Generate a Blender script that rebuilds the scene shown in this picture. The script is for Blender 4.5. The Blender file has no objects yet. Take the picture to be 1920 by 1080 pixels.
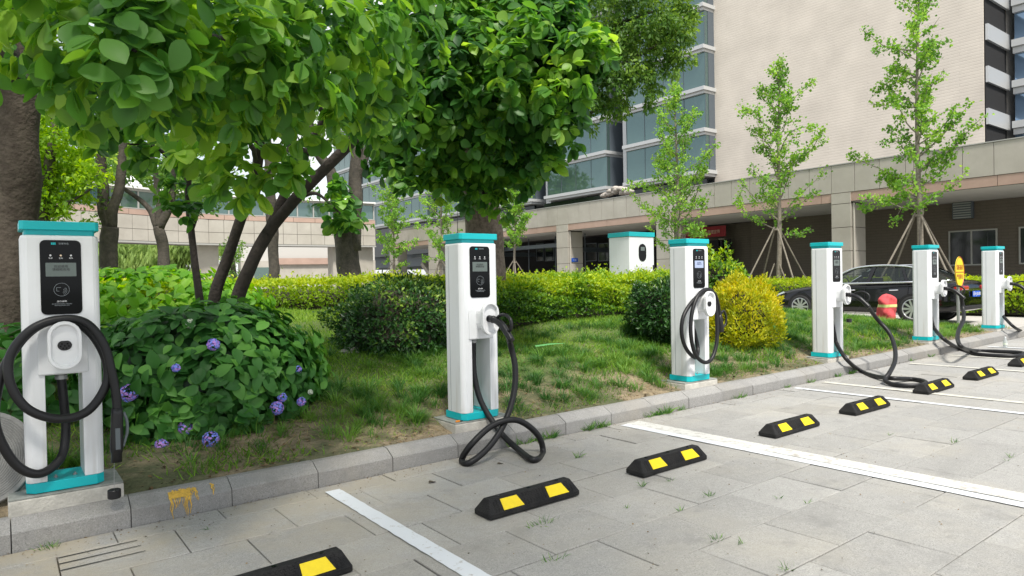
import bpy, bmesh, math, random
import numpy as np
from mathutils import Vector, Matrix, noise

# ------------------------------------------------------------------ camera
F = 1275.0; CX, CY = 960.0, 540.0; EYE = 1.45
def _ray(x, y):
    v = np.array([x-CX, y-CY, F], float); return v/np.linalg.norm(v)
def _yh(x): return 542-.0185*x
_a, _b = _ray(0, _yh(0)), _ray(1920, _yh(1920))
_up = np.cross(_a, _b); _up /= np.linalg.norm(_up)
if _up[1] > 0: _up = -_up
_vy, _vx = _ray(0, 559), _ray(2640, 475)
_Y = _vy-_up*_vy.dot(_up); _Y /= np.linalg.norm(_Y)
_X = np.cross(_Y, _up); _X /= np.linalg.norm(_X)
if _X[0] < 0: _X = -_X
RR = np.array([_X, _Y, _up])
_wy = RR@_vy; _wx = RR@_vx
SY = _wy[2]/_wy[1]; _wx = _wx/_wx[0]; SX = _wx[2]-_wx[1]*SY
def at(x, y, **k):
    "world point on the sight line of photo pixel x,y at a given X=, Y=, Z= or depth D="
    d = RR@_ray(x, y)
    if 'X' in k: t = k['X']/d[0]
    elif 'Y' in k: t = k['Y']/d[1]
    elif 'Z' in k: t = (k['Z']-EYE)/d[2]
    else: t = k['D']/_ray(x, y)[2]
    return Vector((0, 0, EYE))+Vector(t*d)
sc = bpy.context.scene
C = sc.collection
cd = bpy.data.cameras.new('camera'); cam = bpy.data.objects.new('camera', cd); C.objects.link(cam)
M3 = Matrix((Vector(RR[:, 0]), -Vector(RR[:, 1]), -Vector(RR[:, 2]))).transposed()
cam.matrix_world = Matrix.Translation((0, 0, EYE)) @ M3.to_4x4()
cd.sensor_width = 36; cd.lens = 36*F/1920; cd.clip_end = 2000; cd.clip_start = .05
sc.camera = cam

# ------------------------------------------------------------------ light
SUN_EL, SUN_AZ = math.radians(58), math.radians(200)   # azimuth: clockwise from +Y
w = bpy.data.worlds.new('World'); sc.world = w; w.use_nodes = True
nt = w.node_tree; bg = nt.nodes['Background']
sky = nt.nodes.new('ShaderNodeTexSky'); sky.sky_type = 'NISHITA'; sky.sun_disc = False
sky.sun_elevation = SUN_EL; sky.sun_rotation = SUN_AZ
sky.air_density = 1.0; sky.dust_density = 1.5; sky.ozone_density = 1.0
_tc = nt.nodes.new('ShaderNodeTexCoord'); _n = nt.nodes.new('ShaderNodeTexNoise'); _n.inputs['Scale'].default_value = 2.2; _n.inputs['Detail'].default_value = 7; _n.inputs['Roughness'].default_value = .55
nt.links.new(_tc.outputs['Generated'], _n.inputs['Vector'])
_m = nt.nodes.new('ShaderNodeMapRange'); _m.inputs[1].default_value = .36; _m.inputs[2].default_value = .58; _m.inputs[3].default_value = .35; _m.inputs[4].default_value = .97
nt.links.new(_n.outputs['Fac'], _m.inputs[0])
_x = nt.nodes.new('ShaderNodeMix'); _x.data_type = 'RGBA'; _x.inputs[7].default_value = (6.6, 6.7, 6.9, 1)     # bright thin cloud over the sky
nt.links.new(_m.outputs[0], _x.inputs[0]); nt.links.new(sky.outputs[0], _x.inputs[6])
nt.links.new(_x.outputs[2], bg.inputs[0]); bg.inputs[1].default_value = .115
sd = bpy.data.lights.new('sun', 'SUN'); sun = bpy.data.objects.new('sun', sd); C.objects.link(sun)
sd.energy = 3.5; sd.angle = math.radians(9); sd.color = (1, .95, .87)
_sv = Vector((math.sin(SUN_AZ)*math.cos(SUN_EL), math.cos(SUN_AZ)*math.cos(SUN_EL), math.sin(SUN_EL)))
sun.rotation_euler = _sv.to_track_quat('Z', 'Y').to_euler(); sun.location = _sv*50
sc.view_settings.view_transform = 'Standard'; sc.view_settings.look = 'None'
sc.view_settings.exposure = 0.70; sc.view_settings.gamma = 1
sc.cycles.max_bounces = 8; sc.cycles.diffuse_bounces = 4; sc.cycles.transparent_max_bounces = 8

rng = np.random.default_rng(7); random.seed(7)

# ------------------------------------------------------------------ materials
def mat(name, col=(.5, .5, .5), rough=.6, metal=0, spec=.5, coat=0, noise_amt=0, noise_scale=8, bump=0, bump_scale=40, col2=None, detail=5, trans=0):
    m = bpy.data.materials.new(name); m.use_nodes = True
    n = m.node_tree.nodes; l = m.node_tree.links; p = n['Principled BSDF']
    p.inputs['Base Color'].default_value = (*col, 1); p.inputs['Roughness'].default_value = rough
    p.inputs['Metallic'].default_value = metal; p.inputs['Specular IOR Level'].default_value = spec
    p.inputs['Coat Weight'].default_value = coat
    tc = n.new('ShaderNodeTexCoord')
    if noise_amt or col2:
        t = n.new('ShaderNodeTexNoise'); t.inputs['Scale'].default_value = noise_scale; t.inputs['Detail'].default_value = detail; t.inputs['Roughness'].default_value = .65
        l.new(tc.outputs['Object'], t.inputs['Vector'])
        r = n.new('ShaderNodeValToRGB'); l.new(t.outputs['Fac'], r.inputs[0])
        c2 = col2 or tuple(c*(1-noise_amt) for c in col); c1 = col if col2 else tuple(min(1, c*(1+noise_amt)) for c in col)
        r.color_ramp.elements[0].position = .32; r.color_ramp.elements[1].position = .68
        r.color_ramp.elements[0].color = (*c2, 1); r.color_ramp.elements[1].color = (*c1, 1)
        l.new(r.outputs[0], p.inputs['Base Color'])
    if bump:
        t2 = n.new('ShaderNodeTexNoise'); t2.inputs['Scale'].default_value = bump_scale; t2.inputs['Detail'].default_value = 6
        l.new(tc.outputs['Object'], t2.inputs['Vector'])
        b = n.new('ShaderNodeBump'); b.inputs['Strength'].default_value = bump; b.inputs['Distance'].default_value = .02
        l.new(t2.outputs['Fac'], b.inputs['Height']); l.new(b.outputs[0], p.inputs['Normal'])
    return m

def leafmat(name, c0, c1, c2, rough=.45, trans=.35, spec=.4, clump=1.2):
    "foliage: random tint per leaf (attribute rnd), slow clump variation, some light through the blade"
    m = bpy.data.materials.new(name); m.use_nodes = True
    n = m.node_tree.nodes; l = m.node_tree.links; p = n['Principled BSDF']; out = n['Material Output']
    a = n.new('ShaderNodeAttribute'); a.attribute_name = 'rnd'
    tc = n.new('ShaderNodeTexCoord'); t = n.new('ShaderNodeTexNoise'); t.inputs['Scale'].default_value = clump; t.inputs['Detail'].default_value = 3
    l.new(tc.outputs['Object'], t.inputs['Vector'])
    mp = n.new('ShaderNodeMapRange'); mp.inputs[1].default_value = .35; mp.inputs[2].default_value = .65; mp.inputs[3].default_value = -.25; mp.inputs[4].default_value = .25
    l.new(t.outputs['Fac'], mp.inputs[0])
    ad = n.new('ShaderNodeMath'); ad.operation = 'ADD'; ad.use_clamp = True
    l.new(a.outputs['Fac'], ad.inputs[0]); l.new(mp.outputs[0], ad.inputs[1])
    r = n.new('ShaderNodeValToRGB'); e = r.color_ramp.elements
    e[0].position = .1; e[0].color = (*c0, 1); e[1].position = .95; e[1].color = (*c2, 1)
    k = e.new(.55); k.color = (*c1, 1)
    l.new(ad.outputs[0], r.inputs[0]); l.new(r.outputs[0], p.inputs['Base Color'])
    p.inputs['Roughness'].default_value = rough; p.inputs['Specular IOR Level'].default_value = spec
    tr = n.new('ShaderNodeBsdfTranslucent')
    hs = n.new('ShaderNodeHueSaturation'); hs.inputs['Saturation'].default_value = 1.1; hs.inputs['Value'].default_value = 1.9; hs.inputs['Hue'].default_value = .485
    l.new(r.outputs[0], hs.inputs['Color']); l.new(hs.outputs[0], tr.inputs[0])
    mx = n.new('ShaderNodeMixShader'); mx.inputs[0].default_value = trans
    l.new(p.outputs[0], mx.inputs[1]); l.new(tr.outputs[0], mx.inputs[2]); l.new(mx.outputs[0], out.inputs[0])
    return m

def noise_color_chain(m, scales, cols, base_attr=None):
    "stone-like colour: mixes several noises; cols = base, dark speck, light speck, stain"
    n = m.node_tree.nodes; l = m.node_tree.links; p = n['Principled BSDF']
    tc = n.new('ShaderNodeTexCoord')
    cur = n.new('ShaderNodeRGB'); cur.outputs[0].default_value = (*cols[0], 1); out = cur.outputs[0]
    for s, c, lo, hi, amt, typ in scales:
        t = n.new('ShaderNodeTexNoise'); t.inputs['Scale'].default_value = s; t.inputs['Detail'].default_value = typ; t.inputs['Roughness'].default_value = .7
        l.new(tc.outputs['Object'], t.inputs['Vector'])
        mr = n.new('ShaderNodeMapRange'); mr.inputs[1].default_value = lo; mr.inputs[2].default_value = hi; mr.inputs[3].default_value = 0; mr.inputs[4].default_value = amt
        l.new(t.outputs['Fac'], mr.inputs[0])
        mx = n.new('ShaderNodeMix'); mx.data_type = 'RGBA'
        l.new(mr.outputs[0], mx.inputs[0]); l.new(out, mx.inputs[6]); mx.inputs[7].default_value = (*c, 1)
        out = mx.outputs[2]
    if base_attr:
        a = n.new('ShaderNodeAttribute'); a.attribute_name = base_attr
        mr = n.new('ShaderNodeMapRange'); mr.inputs[3].default_value = .89; mr.inputs[4].default_value = 1.07
        l.new(a.outputs['Fac'], mr.inputs[0])
        vm = n.new('ShaderNodeVectorMath'); vm.operation = 'SCALE'; l.new(out, vm.inputs[0]); l.new(mr.outputs[0], vm.inputs[3]); out = vm.outputs[0]
    l.new(out, p.inputs['Base Color'])
    return tc

def granite(name, base, rough=.75, tint=None, dirt=None):
    m = bpy.data.materials.new(name); m.use_nodes = True
    b = base
    sc_ = [(75, tuple(x*.55 for x in b), .53, .63, .6, 4), (130, tuple(x*.5 for x in b), .52, .62, .7, 3), (170, tuple(min(1, x*1.45) for x in b), .54, .64, .7, 3), (28, tuple(x*.8 for x in b), .5, .65, .5, 4), (6, tuple(x*.82 for x in b), .45, .7, .7, 6)]
    if dirt: sc_ += [(.7, dirt, .48, .70, .38, 8), (3.1, tuple(x*.62 for x in b), .54, .72, .7, 9), (11, tuple(x*.7 for x in b), .58, .70, .6, 8)]
    tc = noise_color_chain(m, sc_, [b], tint)
    n = m.node_tree.nodes; l = m.node_tree.links; p = n['Principled BSDF']; p.inputs['Roughness'].default_value = rough
    t2 = n.new('ShaderNodeTexNoise'); t2.inputs['Scale'].default_value = 120; t2.inputs['Detail'].default_value = 5
    l.new(tc.outputs['Object'], t2.inputs['Vector'])
    bm_ = n.new('ShaderNodeBump'); bm_.inputs['Strength'].default_value = .25; bm_.inputs['Distance'].default_value = .01
    l.new(t2.outputs['Fac'], bm_.inputs['Height']); l.new(bm_.outputs[0], p.inputs['Normal'])
    return m

M = {}
def _dusty(m):
    n = m.node_tree.nodes; l = m.node_tree.links; p = n['Principled BSDF']; src = p.inputs['Base Color'].links[0].from_socket
    tc = n.new('ShaderNodeTexCoord'); sp = n.new('ShaderNodeSeparateXYZ'); l.new(tc.outputs['Object'], sp.inputs[0])
    a = n.new('ShaderNodeMapRange'); a.inputs[1].default_value = 5.5; a.inputs[2].default_value = 0; l.new(sp.outputs['X'], a.inputs[0])
    b = n.new('ShaderNodeMapRange'); b.inputs[1].default_value = 2.6; b.inputs[2].default_value = 4.8; l.new(sp.outputs['Y'], b.inputs[0])
    t = n.new('ShaderNodeTexNoise'); t.inputs['Scale'].default_value = 1.6; t.inputs['Detail'].default_value = 9; t.inputs['Roughness'].default_value = .68; l.new(tc.outputs['Object'], t.inputs['Vector'])
    c = n.new('ShaderNodeMapRange'); c.inputs[1].default_value = .40; c.inputs[2].default_value = .58; l.new(t.outputs['Fac'], c.inputs[0])
    m1 = n.new('ShaderNodeMath'); m1.operation = 'MULTIPLY'; l.new(a.outputs[0], m1.inputs[0]); l.new(b.outputs[0], m1.inputs[1])
    m2 = n.new('ShaderNodeMath'); m2.operation = 'MULTIPLY'; l.new(m1.outputs[0], m2.inputs[0]); l.new(c.outputs[0], m2.inputs[1])
    x = n.new('ShaderNodeMix'); x.data_type = 'RGBA'; l.new(m2.outputs[0], x.inputs[0]); l.new(src, x.inputs[6]); x.inputs[7].default_value = (.35, .31, .235, 1); l.new(x.outputs[2], p.inputs['Base Color']); return m
M['slab'] = _dusty(granite('paving_slab', (.335, .33, .315), tint='rnd', dirt=(.41, .375, .30)))
M['joint'] = mat('joint_dirt', (.16, .14, .10), .95, noise_scale=2.6, col2=(.03, .028, .02), detail=8)
M['kerb'] = granite('kerb_granite', (.28, .275, .265), tint='rnd', dirt=(.33, .29, .22))
M['concrete'] = mat('plinth_concrete', (.50, .48, .43), .85, noise_amt=.18, noise_scale=7, bump=.4, bump_scale=60)
M['concrete_top'] = mat('plinth_cement', (.24, .25, .23), .85, noise_amt=.25, noise_scale=14, bump=.4, bump_scale=60)
M['white'] = mat('white_powder_coat', (.77, .79, .81), .4, spec=.4, noise_scale=2.5, col2=(.73, .745, .755))
def _soil_white(m):
    n = m.node_tree.nodes; l = m.node_tree.links; p = n['Principled BSDF']; src = p.inputs['Base Color'].links[0].from_socket
    tc = n.new('ShaderNodeTexCoord'); mp = n.new('ShaderNodeMapping'); mp.inputs['Scale'].default_value = (22, 22, 1.6); l.new(tc.outputs['Object'], mp.inputs[0])
    t = n.new('ShaderNodeTexNoise'); t.inputs['Scale'].default_value = 1; t.inputs['Detail'].default_value = 6; l.new(mp.outputs[0], t.inputs['Vector'])
    sp = n.new('ShaderNodeSeparateXYZ'); l.new(tc.outputs['Object'], sp.inputs[0]); h = n.new('ShaderNodeMapRange'); h.inputs[1].default_value = .45; h.inputs[2].default_value = .05; h.inputs[3].default_value = .06; h.inputs[4].default_value = .55; l.new(sp.outputs['Z'], h.inputs[0])
    c = n.new('ShaderNodeMapRange'); c.inputs[1].default_value = .48; c.inputs[2].default_value = .72; l.new(t.outputs['Fac'], c.inputs[0])
    q = n.new('ShaderNodeMath'); q.operation = 'MULTIPLY'; l.new(h.outputs[0], q.inputs[0]); l.new(c.outputs[0], q.inputs[1])
    x = n.new('ShaderNodeMix'); x.data_type = 'RGBA'; l.new(q.outputs[0], x.inputs[0]); l.new(src, x.inputs[6]); x.inputs[7].default_value = (.42, .38, .31, 1); l.new(x.outputs[2], p.inputs['Base Color'])
_soil_white(M['white'])
M['white_in'] = mat('white_plastic', (.73, .74, .75), .35)
M['teal'] = mat('teal_plastic', (.0, .45, .49), .38)
M['black_glass'] = mat('black_glass', (.003, .004, .005), .07, spec=.18)
M['lcd'] = mat('lcd_grey', (.11, .14, .13), .12, spec=.5)
M['lcd_on'] = mat('lcd_blue', (.35, .42, .60), .15)
M['ink'] = mat('print_white', (.65, .66, .68), .4)
M['ink_dim'] = mat('print_grey', (.25, .28, .30), .4)
M['ink_dark'] = mat('print_navy', (.05, .07, .16), .4)
M['led'] = mat('led_warm', (.8, .62, .45), .3)
M['rubber'] = mat('cable_rubber', (.010, .010, .011), .45, spec=.35)
M['plug'] = mat('plug_plastic', (.013, .013, .015), .38, spec=.4)
M['plug_grey'] = mat('plug_grey', (.11, .13, .14), .4)
M['stop'] = mat('recycled_rubber', (.007, .0075, .009), .7, spec=.25, col2=(.026, .025, .024), noise_scale=9, detail=9, bump=.5, bump_scale=180)
M['yellow'] = mat('reflective_yellow', (.74, .56, .0), .4, noise_amt=.06, noise_scale=20)
M['steel'] = mat('grey_steel', (.35, .36, .36), .45, metal=.6)
M['soil'] = None

def tex_soil():
    m = bpy.data.materials.new('sandy_soil'); m.use_nodes = True
    tc = noise_color_chain(m, [(2.2, (.10, .085, .055), .45, .6, .8, 6), (9, (.34, .27, .17), .5, .66, .8, 6), (60, (.07, .055, .035), .55, .66, .7, 4), (1.1, (.06, .085, .03), .44, .58, .7, 4)], [(.24, .19, .12)])
    n = m.node_tree.nodes; l = m.node_tree.links; p = n['Principled BSDF']; p.inputs['Roughness'].default_value = .95
    t2 = n.new('ShaderNodeTexNoise'); t2.inputs['Scale'].default_value = 25; t2.inputs['Detail'].default_value = 8
    l.new(tc.outputs['Object'], t2.inputs['Vector'])
    b = n.new('ShaderNodeBump'); b.inputs['Strength'].default_value = .9; b.inputs['Distance'].default_value = .04
    l.new(t2.outputs['Fac'], b.inputs['Height']); l.new(b.outputs[0], p.inputs['Normal'])
    src = p.inputs['Base Color'].links[0].from_socket; a = n.new('ShaderNodeAttribute'); a.attribute_name = 'rnd'     # turf thatch away from the kerb
    ml = n.new('ShaderNodeMath'); ml.operation = 'MULTIPLY'; ml.inputs[1].default_value = .8; l.new(a.outputs['Fac'], ml.inputs[0])
    mx = n.new('ShaderNodeMix'); mx.data_type = 'RGBA'; l.new(ml.outputs[0], mx.inputs[0]); l.new(src, mx.inputs[6]); mx.inputs[7].default_value = (.08, .14, .025, 1); l.new(mx.outputs[2], p.inputs['Base Color'])
    return m
M['soil'] = tex_soil()

def painted_line_mat(name, col, wear):
    "road paint with worn-through holes"
    m = bpy.data.materials.new(name); m.use_nodes = True
    n = m.node_tree.nodes; l = m.node_tree.links; p = n['Principled BSDF']
    p.inputs['Roughness'].default_value = .6
    tc = n.new('ShaderNodeTexCoord'); t = n.new('ShaderNodeTexNoise'); t.inputs['Scale'].default_value = 14; t.inputs['Detail'].default_value = 10; t.inputs['Roughness'].default_value = .75
    l.new(tc.outputs['Object'], t.inputs['Vector'])
    r = n.new('ShaderNodeMapRange'); r.inputs[1].default_value = wear-.05; r.inputs[2].default_value = wear+.05
    l.new(t.outputs['Fac'], r.inputs[0])
    mx = n.new('ShaderNodeMix'); mx.data_type = 'RGBA'; l.new(r.outputs[0], mx.inputs[0])
    mx.inputs[6].default_value = (.36, .34, .31, 1); mx.inputs[7].default_value = (*col, 1)
    l.new(mx.outputs[2], p.inputs['Base Color'])
    return m
M['paint'] = painted_line_mat('white_road_paint', (.62, .65, .68), .38)
M['paint_old'] = painted_line_mat('worn_road_paint', (.57, .57, .54), .44)
M['paint_faint'] = painted_line_mat('faint_road_paint', (.54, .53, .47), .42)

# ------------------------------------------------------------------ mesh helpers
def tag(o, label=None, cat=None, group=None, kind=None):
    if label: o['label'] = label
    if cat: o['category'] = cat
    if group: o['group'] = group
    if kind: o['kind'] = kind
    return o
def empty(name, loc, rz=0, label=None, cat=None, group=None):
    o = bpy.data.objects.new(name, None); C.objects.link(o); o.location = loc; o.rotation_euler = (0, 0, rz)
    o.empty_display_size = .1
    return tag(o, label, cat, group)
def link(name, me, m, parent=None, smooth=False, bevel=0, seg=2):
    o = bpy.data.objects.new(name, me); C.objects.link(o)
    if m: me.materials.append(M[m] if isinstance(m, str) else m)
    if parent: o.parent = parent
    if smooth: me.polygons.foreach_set('use_smooth', [True]*len(me.polygons))
    if bevel:
        b = o.modifiers.new('bevel', 'BEVEL'); b.width = bevel; b.segments = seg; b.limit_method = 'ANGLE'; b.angle_limit = math.radians(40)
        b.harden_normals = False
    return o
class MB:
    def __init__(s): s.v = []; s.f = []
    def add(s, vs, fs):
        o = len(s.v); s.v += [tuple(v) for v in vs]; s.f += [tuple(i+o for i in f) for f in fs]; return s
    def box(s, x0, x1, y0, y1, z0, z1, mtx=None):
        vs = [Vector((x, y, z)) for z in (z0, z1) for x, y in ((x0, y0), (x1, y0), (x1, y1), (x0, y1))]
        if mtx: vs = [mtx@v for v in vs]
        return s.add(vs, [(3, 2, 1, 0), (4, 5, 6, 7), (0, 1, 5, 4), (1, 2, 6, 5), (2, 3, 7, 6), (3, 0, 4, 7)])
    def prism(s, pts, a, b, axis='Z', mtx=None):
        "extrude a 2-D outline from a to b along axis (XY for Z, XZ for Y, YZ for X)"
        def P(p, t): return Vector((p[0], p[1], t)) if axis == 'Z' else Vector((p[0], t, p[1])) if axis == 'Y' else Vector((t, p[0], p[1]))
        n = len(pts); vs = [P(p, a) for p in pts]+[P(p, b) for p in pts]
        if mtx: vs = [mtx@v for v in vs]
        fs = [tuple(range(n)), tuple(range(2*n-1, n-1, -1))]+[(i, i+n, (i+1) % n+n, (i+1) % n) for i in range(n)]
        return s.add(vs, fs)
    def tube(s, pts, r, n=10, cap=True):
        pts = [Vector(p) for p in pts]; R_ = r if hasattr(r, '__len__') else [r]*len(pts)
        t0 = (pts[1]-pts[0]).normalized(); u = t0.orthogonal().normalized(); rings = []
        for i, p in enumerate(pts):
            t = ((pts[min(i+1, len(pts)-1)]-pts[max(i-1, 0)])).normalized()
            u = (u-t*u.dot(t)); u = u.normalized() if u.length > 1e-6 else t.orthogonal().normalized()
            w_ = t.cross(u)
            rings.append([p+(u*math.cos(2*math.pi*k/n)+w_*math.sin(2*math.pi*k/n))*R_[i] for k in range(n)])
        vs = [v for g in rings for v in g]; fs = []
        for i in range(len(pts)-1):
            for k in range(n): fs.append((i*n+k, i*n+(k+1) % n, (i+1)*n+(k+1) % n, (i+1)*n+k))
        if cap: fs += [tuple(range(n-1, -1, -1)), tuple(range((len(pts)-1)*n, len(pts)*n))]
        return s.add(vs, fs)
    def lathe(s, prof, n=24, mtx=None, axis='Z'):
        vs = []; fs = []
        for r, z in prof:
            for k in range(n):
                a = 2*math.pi*k/n; v = Vector((r*math.cos(a), r*math.sin(a), z))
                if axis == 'Y': v = Vector((v.x, v.z, v.y))
                if axis == 'X': v = Vector((v.z, v.x, v.y))
                vs.append(mtx@v if mtx else v)
        for i in range(len(prof)-1):
            for k in range(n): fs.append((i*n+k, i*n+(k+1) % n, (i+1)*n+(k+1) % n, (i+1)*n+k))
        fs += [tuple(range(n-1, -1, -1)), tuple(range((len(prof)-1)*n, len(prof)*n))]
        return s.add(vs, fs)
    def mesh(s, name='mesh', fix=True):
        me = bpy.data.meshes.new(name); me.from_pydata(s.v, [], s.f)
        if fix:
            b = bmesh.new(); b.from_mesh(me); bmesh.ops.recalc_face_normals(b, faces=b.faces); b.to_mesh(me); b.free()
        return me
    def build(s, name, m, parent=None, smooth=False, bevel=0, seg=2): return link(name, s.mesh(name), m, parent, smooth, bevel, seg)

def catmull(pts, k=8):
    pts = [Vector(p) for p in pts]; P = [pts[0]*2-pts[1]]+pts+[pts[-1]*2-pts[-2]]; out = []
    for i in range(1, len(P)-2):
        a, b, c, d = P[i-1:i+3]
        for j in range(k):
            t = j/k; out.append(.5*((2*b)+(c-a)*t+(2*a-5*b+4*c-d)*t*t+(3*b-a-3*c+d)*t**3))
    out.append(pts[-1]); return out
def fast_mesh(name, V, Fc, attr=None, smooth=False):
    me = bpy.data.meshes.new(name); V = np.asarray(V, np.float32); Fc = np.asarray(Fc, np.int32); k = Fc.shape[1]
    me.vertices.add(len(V)); me.vertices.foreach_set('co', V.ravel())
    me.loops.add(Fc.size); me.loops.foreach_set('vertex_index', Fc.ravel())
    me.polygons.add(len(Fc)); me.polygons.foreach_set('loop_start', np.arange(0, Fc.size, k, dtype=np.int32))
    try: me.polygons.foreach_set('loop_total', np.full(len(Fc), k, np.int32))
    except Exception: pass
    me.polygons.foreach_set('use_smooth', np.full(len(Fc), smooth, bool))
    if attr is not None:
        a = me.attributes.new('rnd', 'FLOAT', 'POINT'); a.data.foreach_set('value', np.asarray(attr, np.float32))
    me.update(calc_edges=True); me.validate(); return me
def setrnd(me, vals):
    a = me.attributes.new('rnd', 'FLOAT', 'POINT'); a.data.foreach_set('value', np.asarray(vals, np.float32))

def stadium(w_, h, n=8, cz=0):
    "upright rounded outline"
    r = w_/2; pts = []
    for k in range(n+1): a = math.pi*k/n; pts.append((r*math.cos(a), cz+h/2-r+r*math.sin(a)))
    for k in range(n+1): a = math.pi+math.pi*k/n; pts.append((r*math.cos(a), cz-h/2+r+r*math.sin(a)))
    return pts
def rrect(x0, x1, z0, z1, r, n=5):
    pts = []
    for cx, cz, a0 in ((x1-r, z1-r, 0), (x0+r, z1-r, 90), (x0+r, z0+r, 180), (x1-r, z0+r, 270)):
        for k in range(n+1): a = math.radians(a0+90*k/n); pts.append((cx+r*math.cos(a), cz+r*math.sin(a)))
    return pts
def text_obj(name, s, size, m, parent, loc, rot=(math.pi/2, 0, 0), depth=.0006, align='CENTER', sx=1, bold=0):
    cu = bpy.data.curves.new(name, 'FONT'); cu.body = s; cu.size = size; cu.align_x = align; cu.align_y = 'CENTER'; cu.extrude = depth; cu.offset = bold
    tmp = bpy.data.objects.new('tmp', cu); C.objects.link(tmp)
    dg = bpy.context.evaluated_depsgraph_get(); me = bpy.data.meshes.new_from_object(tmp.evaluated_get(dg))
    bpy.data.objects.remove(tmp)
    me.transform(Matrix.LocRotScale(Vector(loc), Matrix.Rotation(0, 3, 'X') if rot is None else (Matrix.Rotation(rot[2], 3, 'Z')@Matrix.Rotation(rot[1], 3, 'Y')@Matrix.Rotation(rot[0], 3, 'X')), Vector((sx, 1, 1))))
    me.materials.clear()
    return link(name, me, m, parent)

# leaf templates: x = width, y = length, z = normal
def tmpl(shape, nseg=4, fold=.12, curl=.25):
    V = []; Fc = []
    for i in range(nseg+1):
        t = i/nseg
        wd = shape(t)
        zc = -curl*t*t
        V += [(-wd, t, zc+fold*wd), (0, t, zc), (wd, t, zc+fold*wd)]
    for i in range(nseg):
        a = i*3; Fc += [(a, a+1, a+4, a+3), (a+1, a+2, a+5, a+4)]
    return np.array(V, float), np.array(Fc)
OBOV = tmpl(lambda t: [.03, .17, .27, .325, .325, .24, .02][int(round(t*6))], 6, .22, .20)
OVATE = tmpl(lambda t: [.04, .25, .335, .31, .2, .01][int(round(t*5))], 5, .3, .25)
SMALL = tmpl(lambda t: [.04, .27, .02][int(round(t*2))], 2, .3, .15)
LANCE = tmpl(lambda t: [.05, .18, .01][int(round(t*2))], 2, .2, .2)
FAN = (np.array([(0, 0, 0), (.5, .55, .1), (0, 1, -.05), (-.5, .55, .1)], float), np.array([(0, 1, 2, 3)]))
def leaves(T, pos, dirs, nrm, size, rnd):
    Vt, Ft = T; n = len(pos); dirs = dirs/np.linalg.norm(dirs, axis=1)[:, None]
    x = np.cross(dirs, nrm); x /= np.linalg.norm(x, axis=1)[:, None]+1e-9; z = np.cross(x, dirs)
    s = size[:, None, None]
    V = pos[:, None, :]+s*(Vt[None, :, 0:1]*x[:, None, :]+Vt[None, :, 1:2]*dirs[:, None, :]+Vt[None, :, 2:3]*z[:, None, :])
    Fc = (Ft[None]+(np.arange(n)*len(Vt))[:, None, None]).reshape(-1, Ft.shape[1])
    return V.reshape(-1, 3), Fc, np.repeat(rnd, len(Vt))
def unit(n):
    v = rng.normal(size=(n, 3)); return v/np.linalg.norm(v, axis=1)[:, None]
def merge(parts):
    Vs, Fs, Rs = [], [], []; o = 0
    for V, Fc, r in parts: Vs.append(V); Fs.append(Fc+o); Rs.append(r); o += len(V)
    return np.concatenate(Vs), np.concatenate(Fs), np.concatenate(Rs)

# ================================================================== ground
def gz(X, Y): return SX*X+SY*Y
def G(px, py, lift=0):
    d = RR@_ray(px, py); t = (lift-EYE)/(d[2]-SX*d[0]-SY*d[1]); return Vector((0, 0, EYE))+Vector(t*d)
TILT = Matrix(((1, 0, 0), (0, 1, 0), (SX, SY, 1)))
tq = Vector((-SX, -SY, 1)).to_track_quat('Z', 'Y')
TILT_E = (math.atan(SY), -math.atan(SX), 0)
def sstep(a, b, x): t = np.clip((x-a)/(b-a), 0, 1); return t*t*(3-2*t)
def hz(X, Y):
    "height of the planted bank, the road beyond and the strip before the building"
    X = np.asarray(X, float); Y = np.asarray(Y, float)
    base = .12+SX*np.minimum(X, 18)
    A = .98*(1-sstep(12.0, 17.2, X))*(1-.5*sstep(-4, -12, X))
    y = np.maximum(Y-5.05, 0)
    m = A*(1-np.exp(-y/3.6))
    n = .03*np.sin(X*1.7+.6*Y)*np.sin(Y*1.3+1)*sstep(0, 1, y)+.02*np.sin(X*4.1+2)*np.sin(Y*3.7)*sstep(0, .6, y)
    z = base+m+n*(1-sstep(14, 17, X))
    z = z*(1-sstep(16.6, 17.4, X))+.19*sstep(16.6, 17.4, X)
    return z
def hzs(x, y): return float(hz(x, y))
def grid(xs, ys, fz):
    X, Y = np.meshgrid(xs, ys, indexing='ij'); Z = fz(X, Y)
    V = np.stack([X, Y, Z], -1).reshape(-1, 3); nx, ny = len(xs), len(ys)
    i = np.arange(nx-1)[:, None]*ny+np.arange(ny-1)[None]; i = i.ravel()
    return V, np.stack([i, i+ny, i+ny+1, i+1], 1)

M['ground'] = mat('far_ground', (.16, .16, .14), .9, noise_amt=.2, noise_scale=.3)
V, Fc = grid(np.linspace(-450, 450, 30), np.linspace(-450, 450, 30), lambda x, y: -.6+0*x)
tag(link('ground', fast_mesh('ground', V, Fc), 'ground'), kind='structure')

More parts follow.
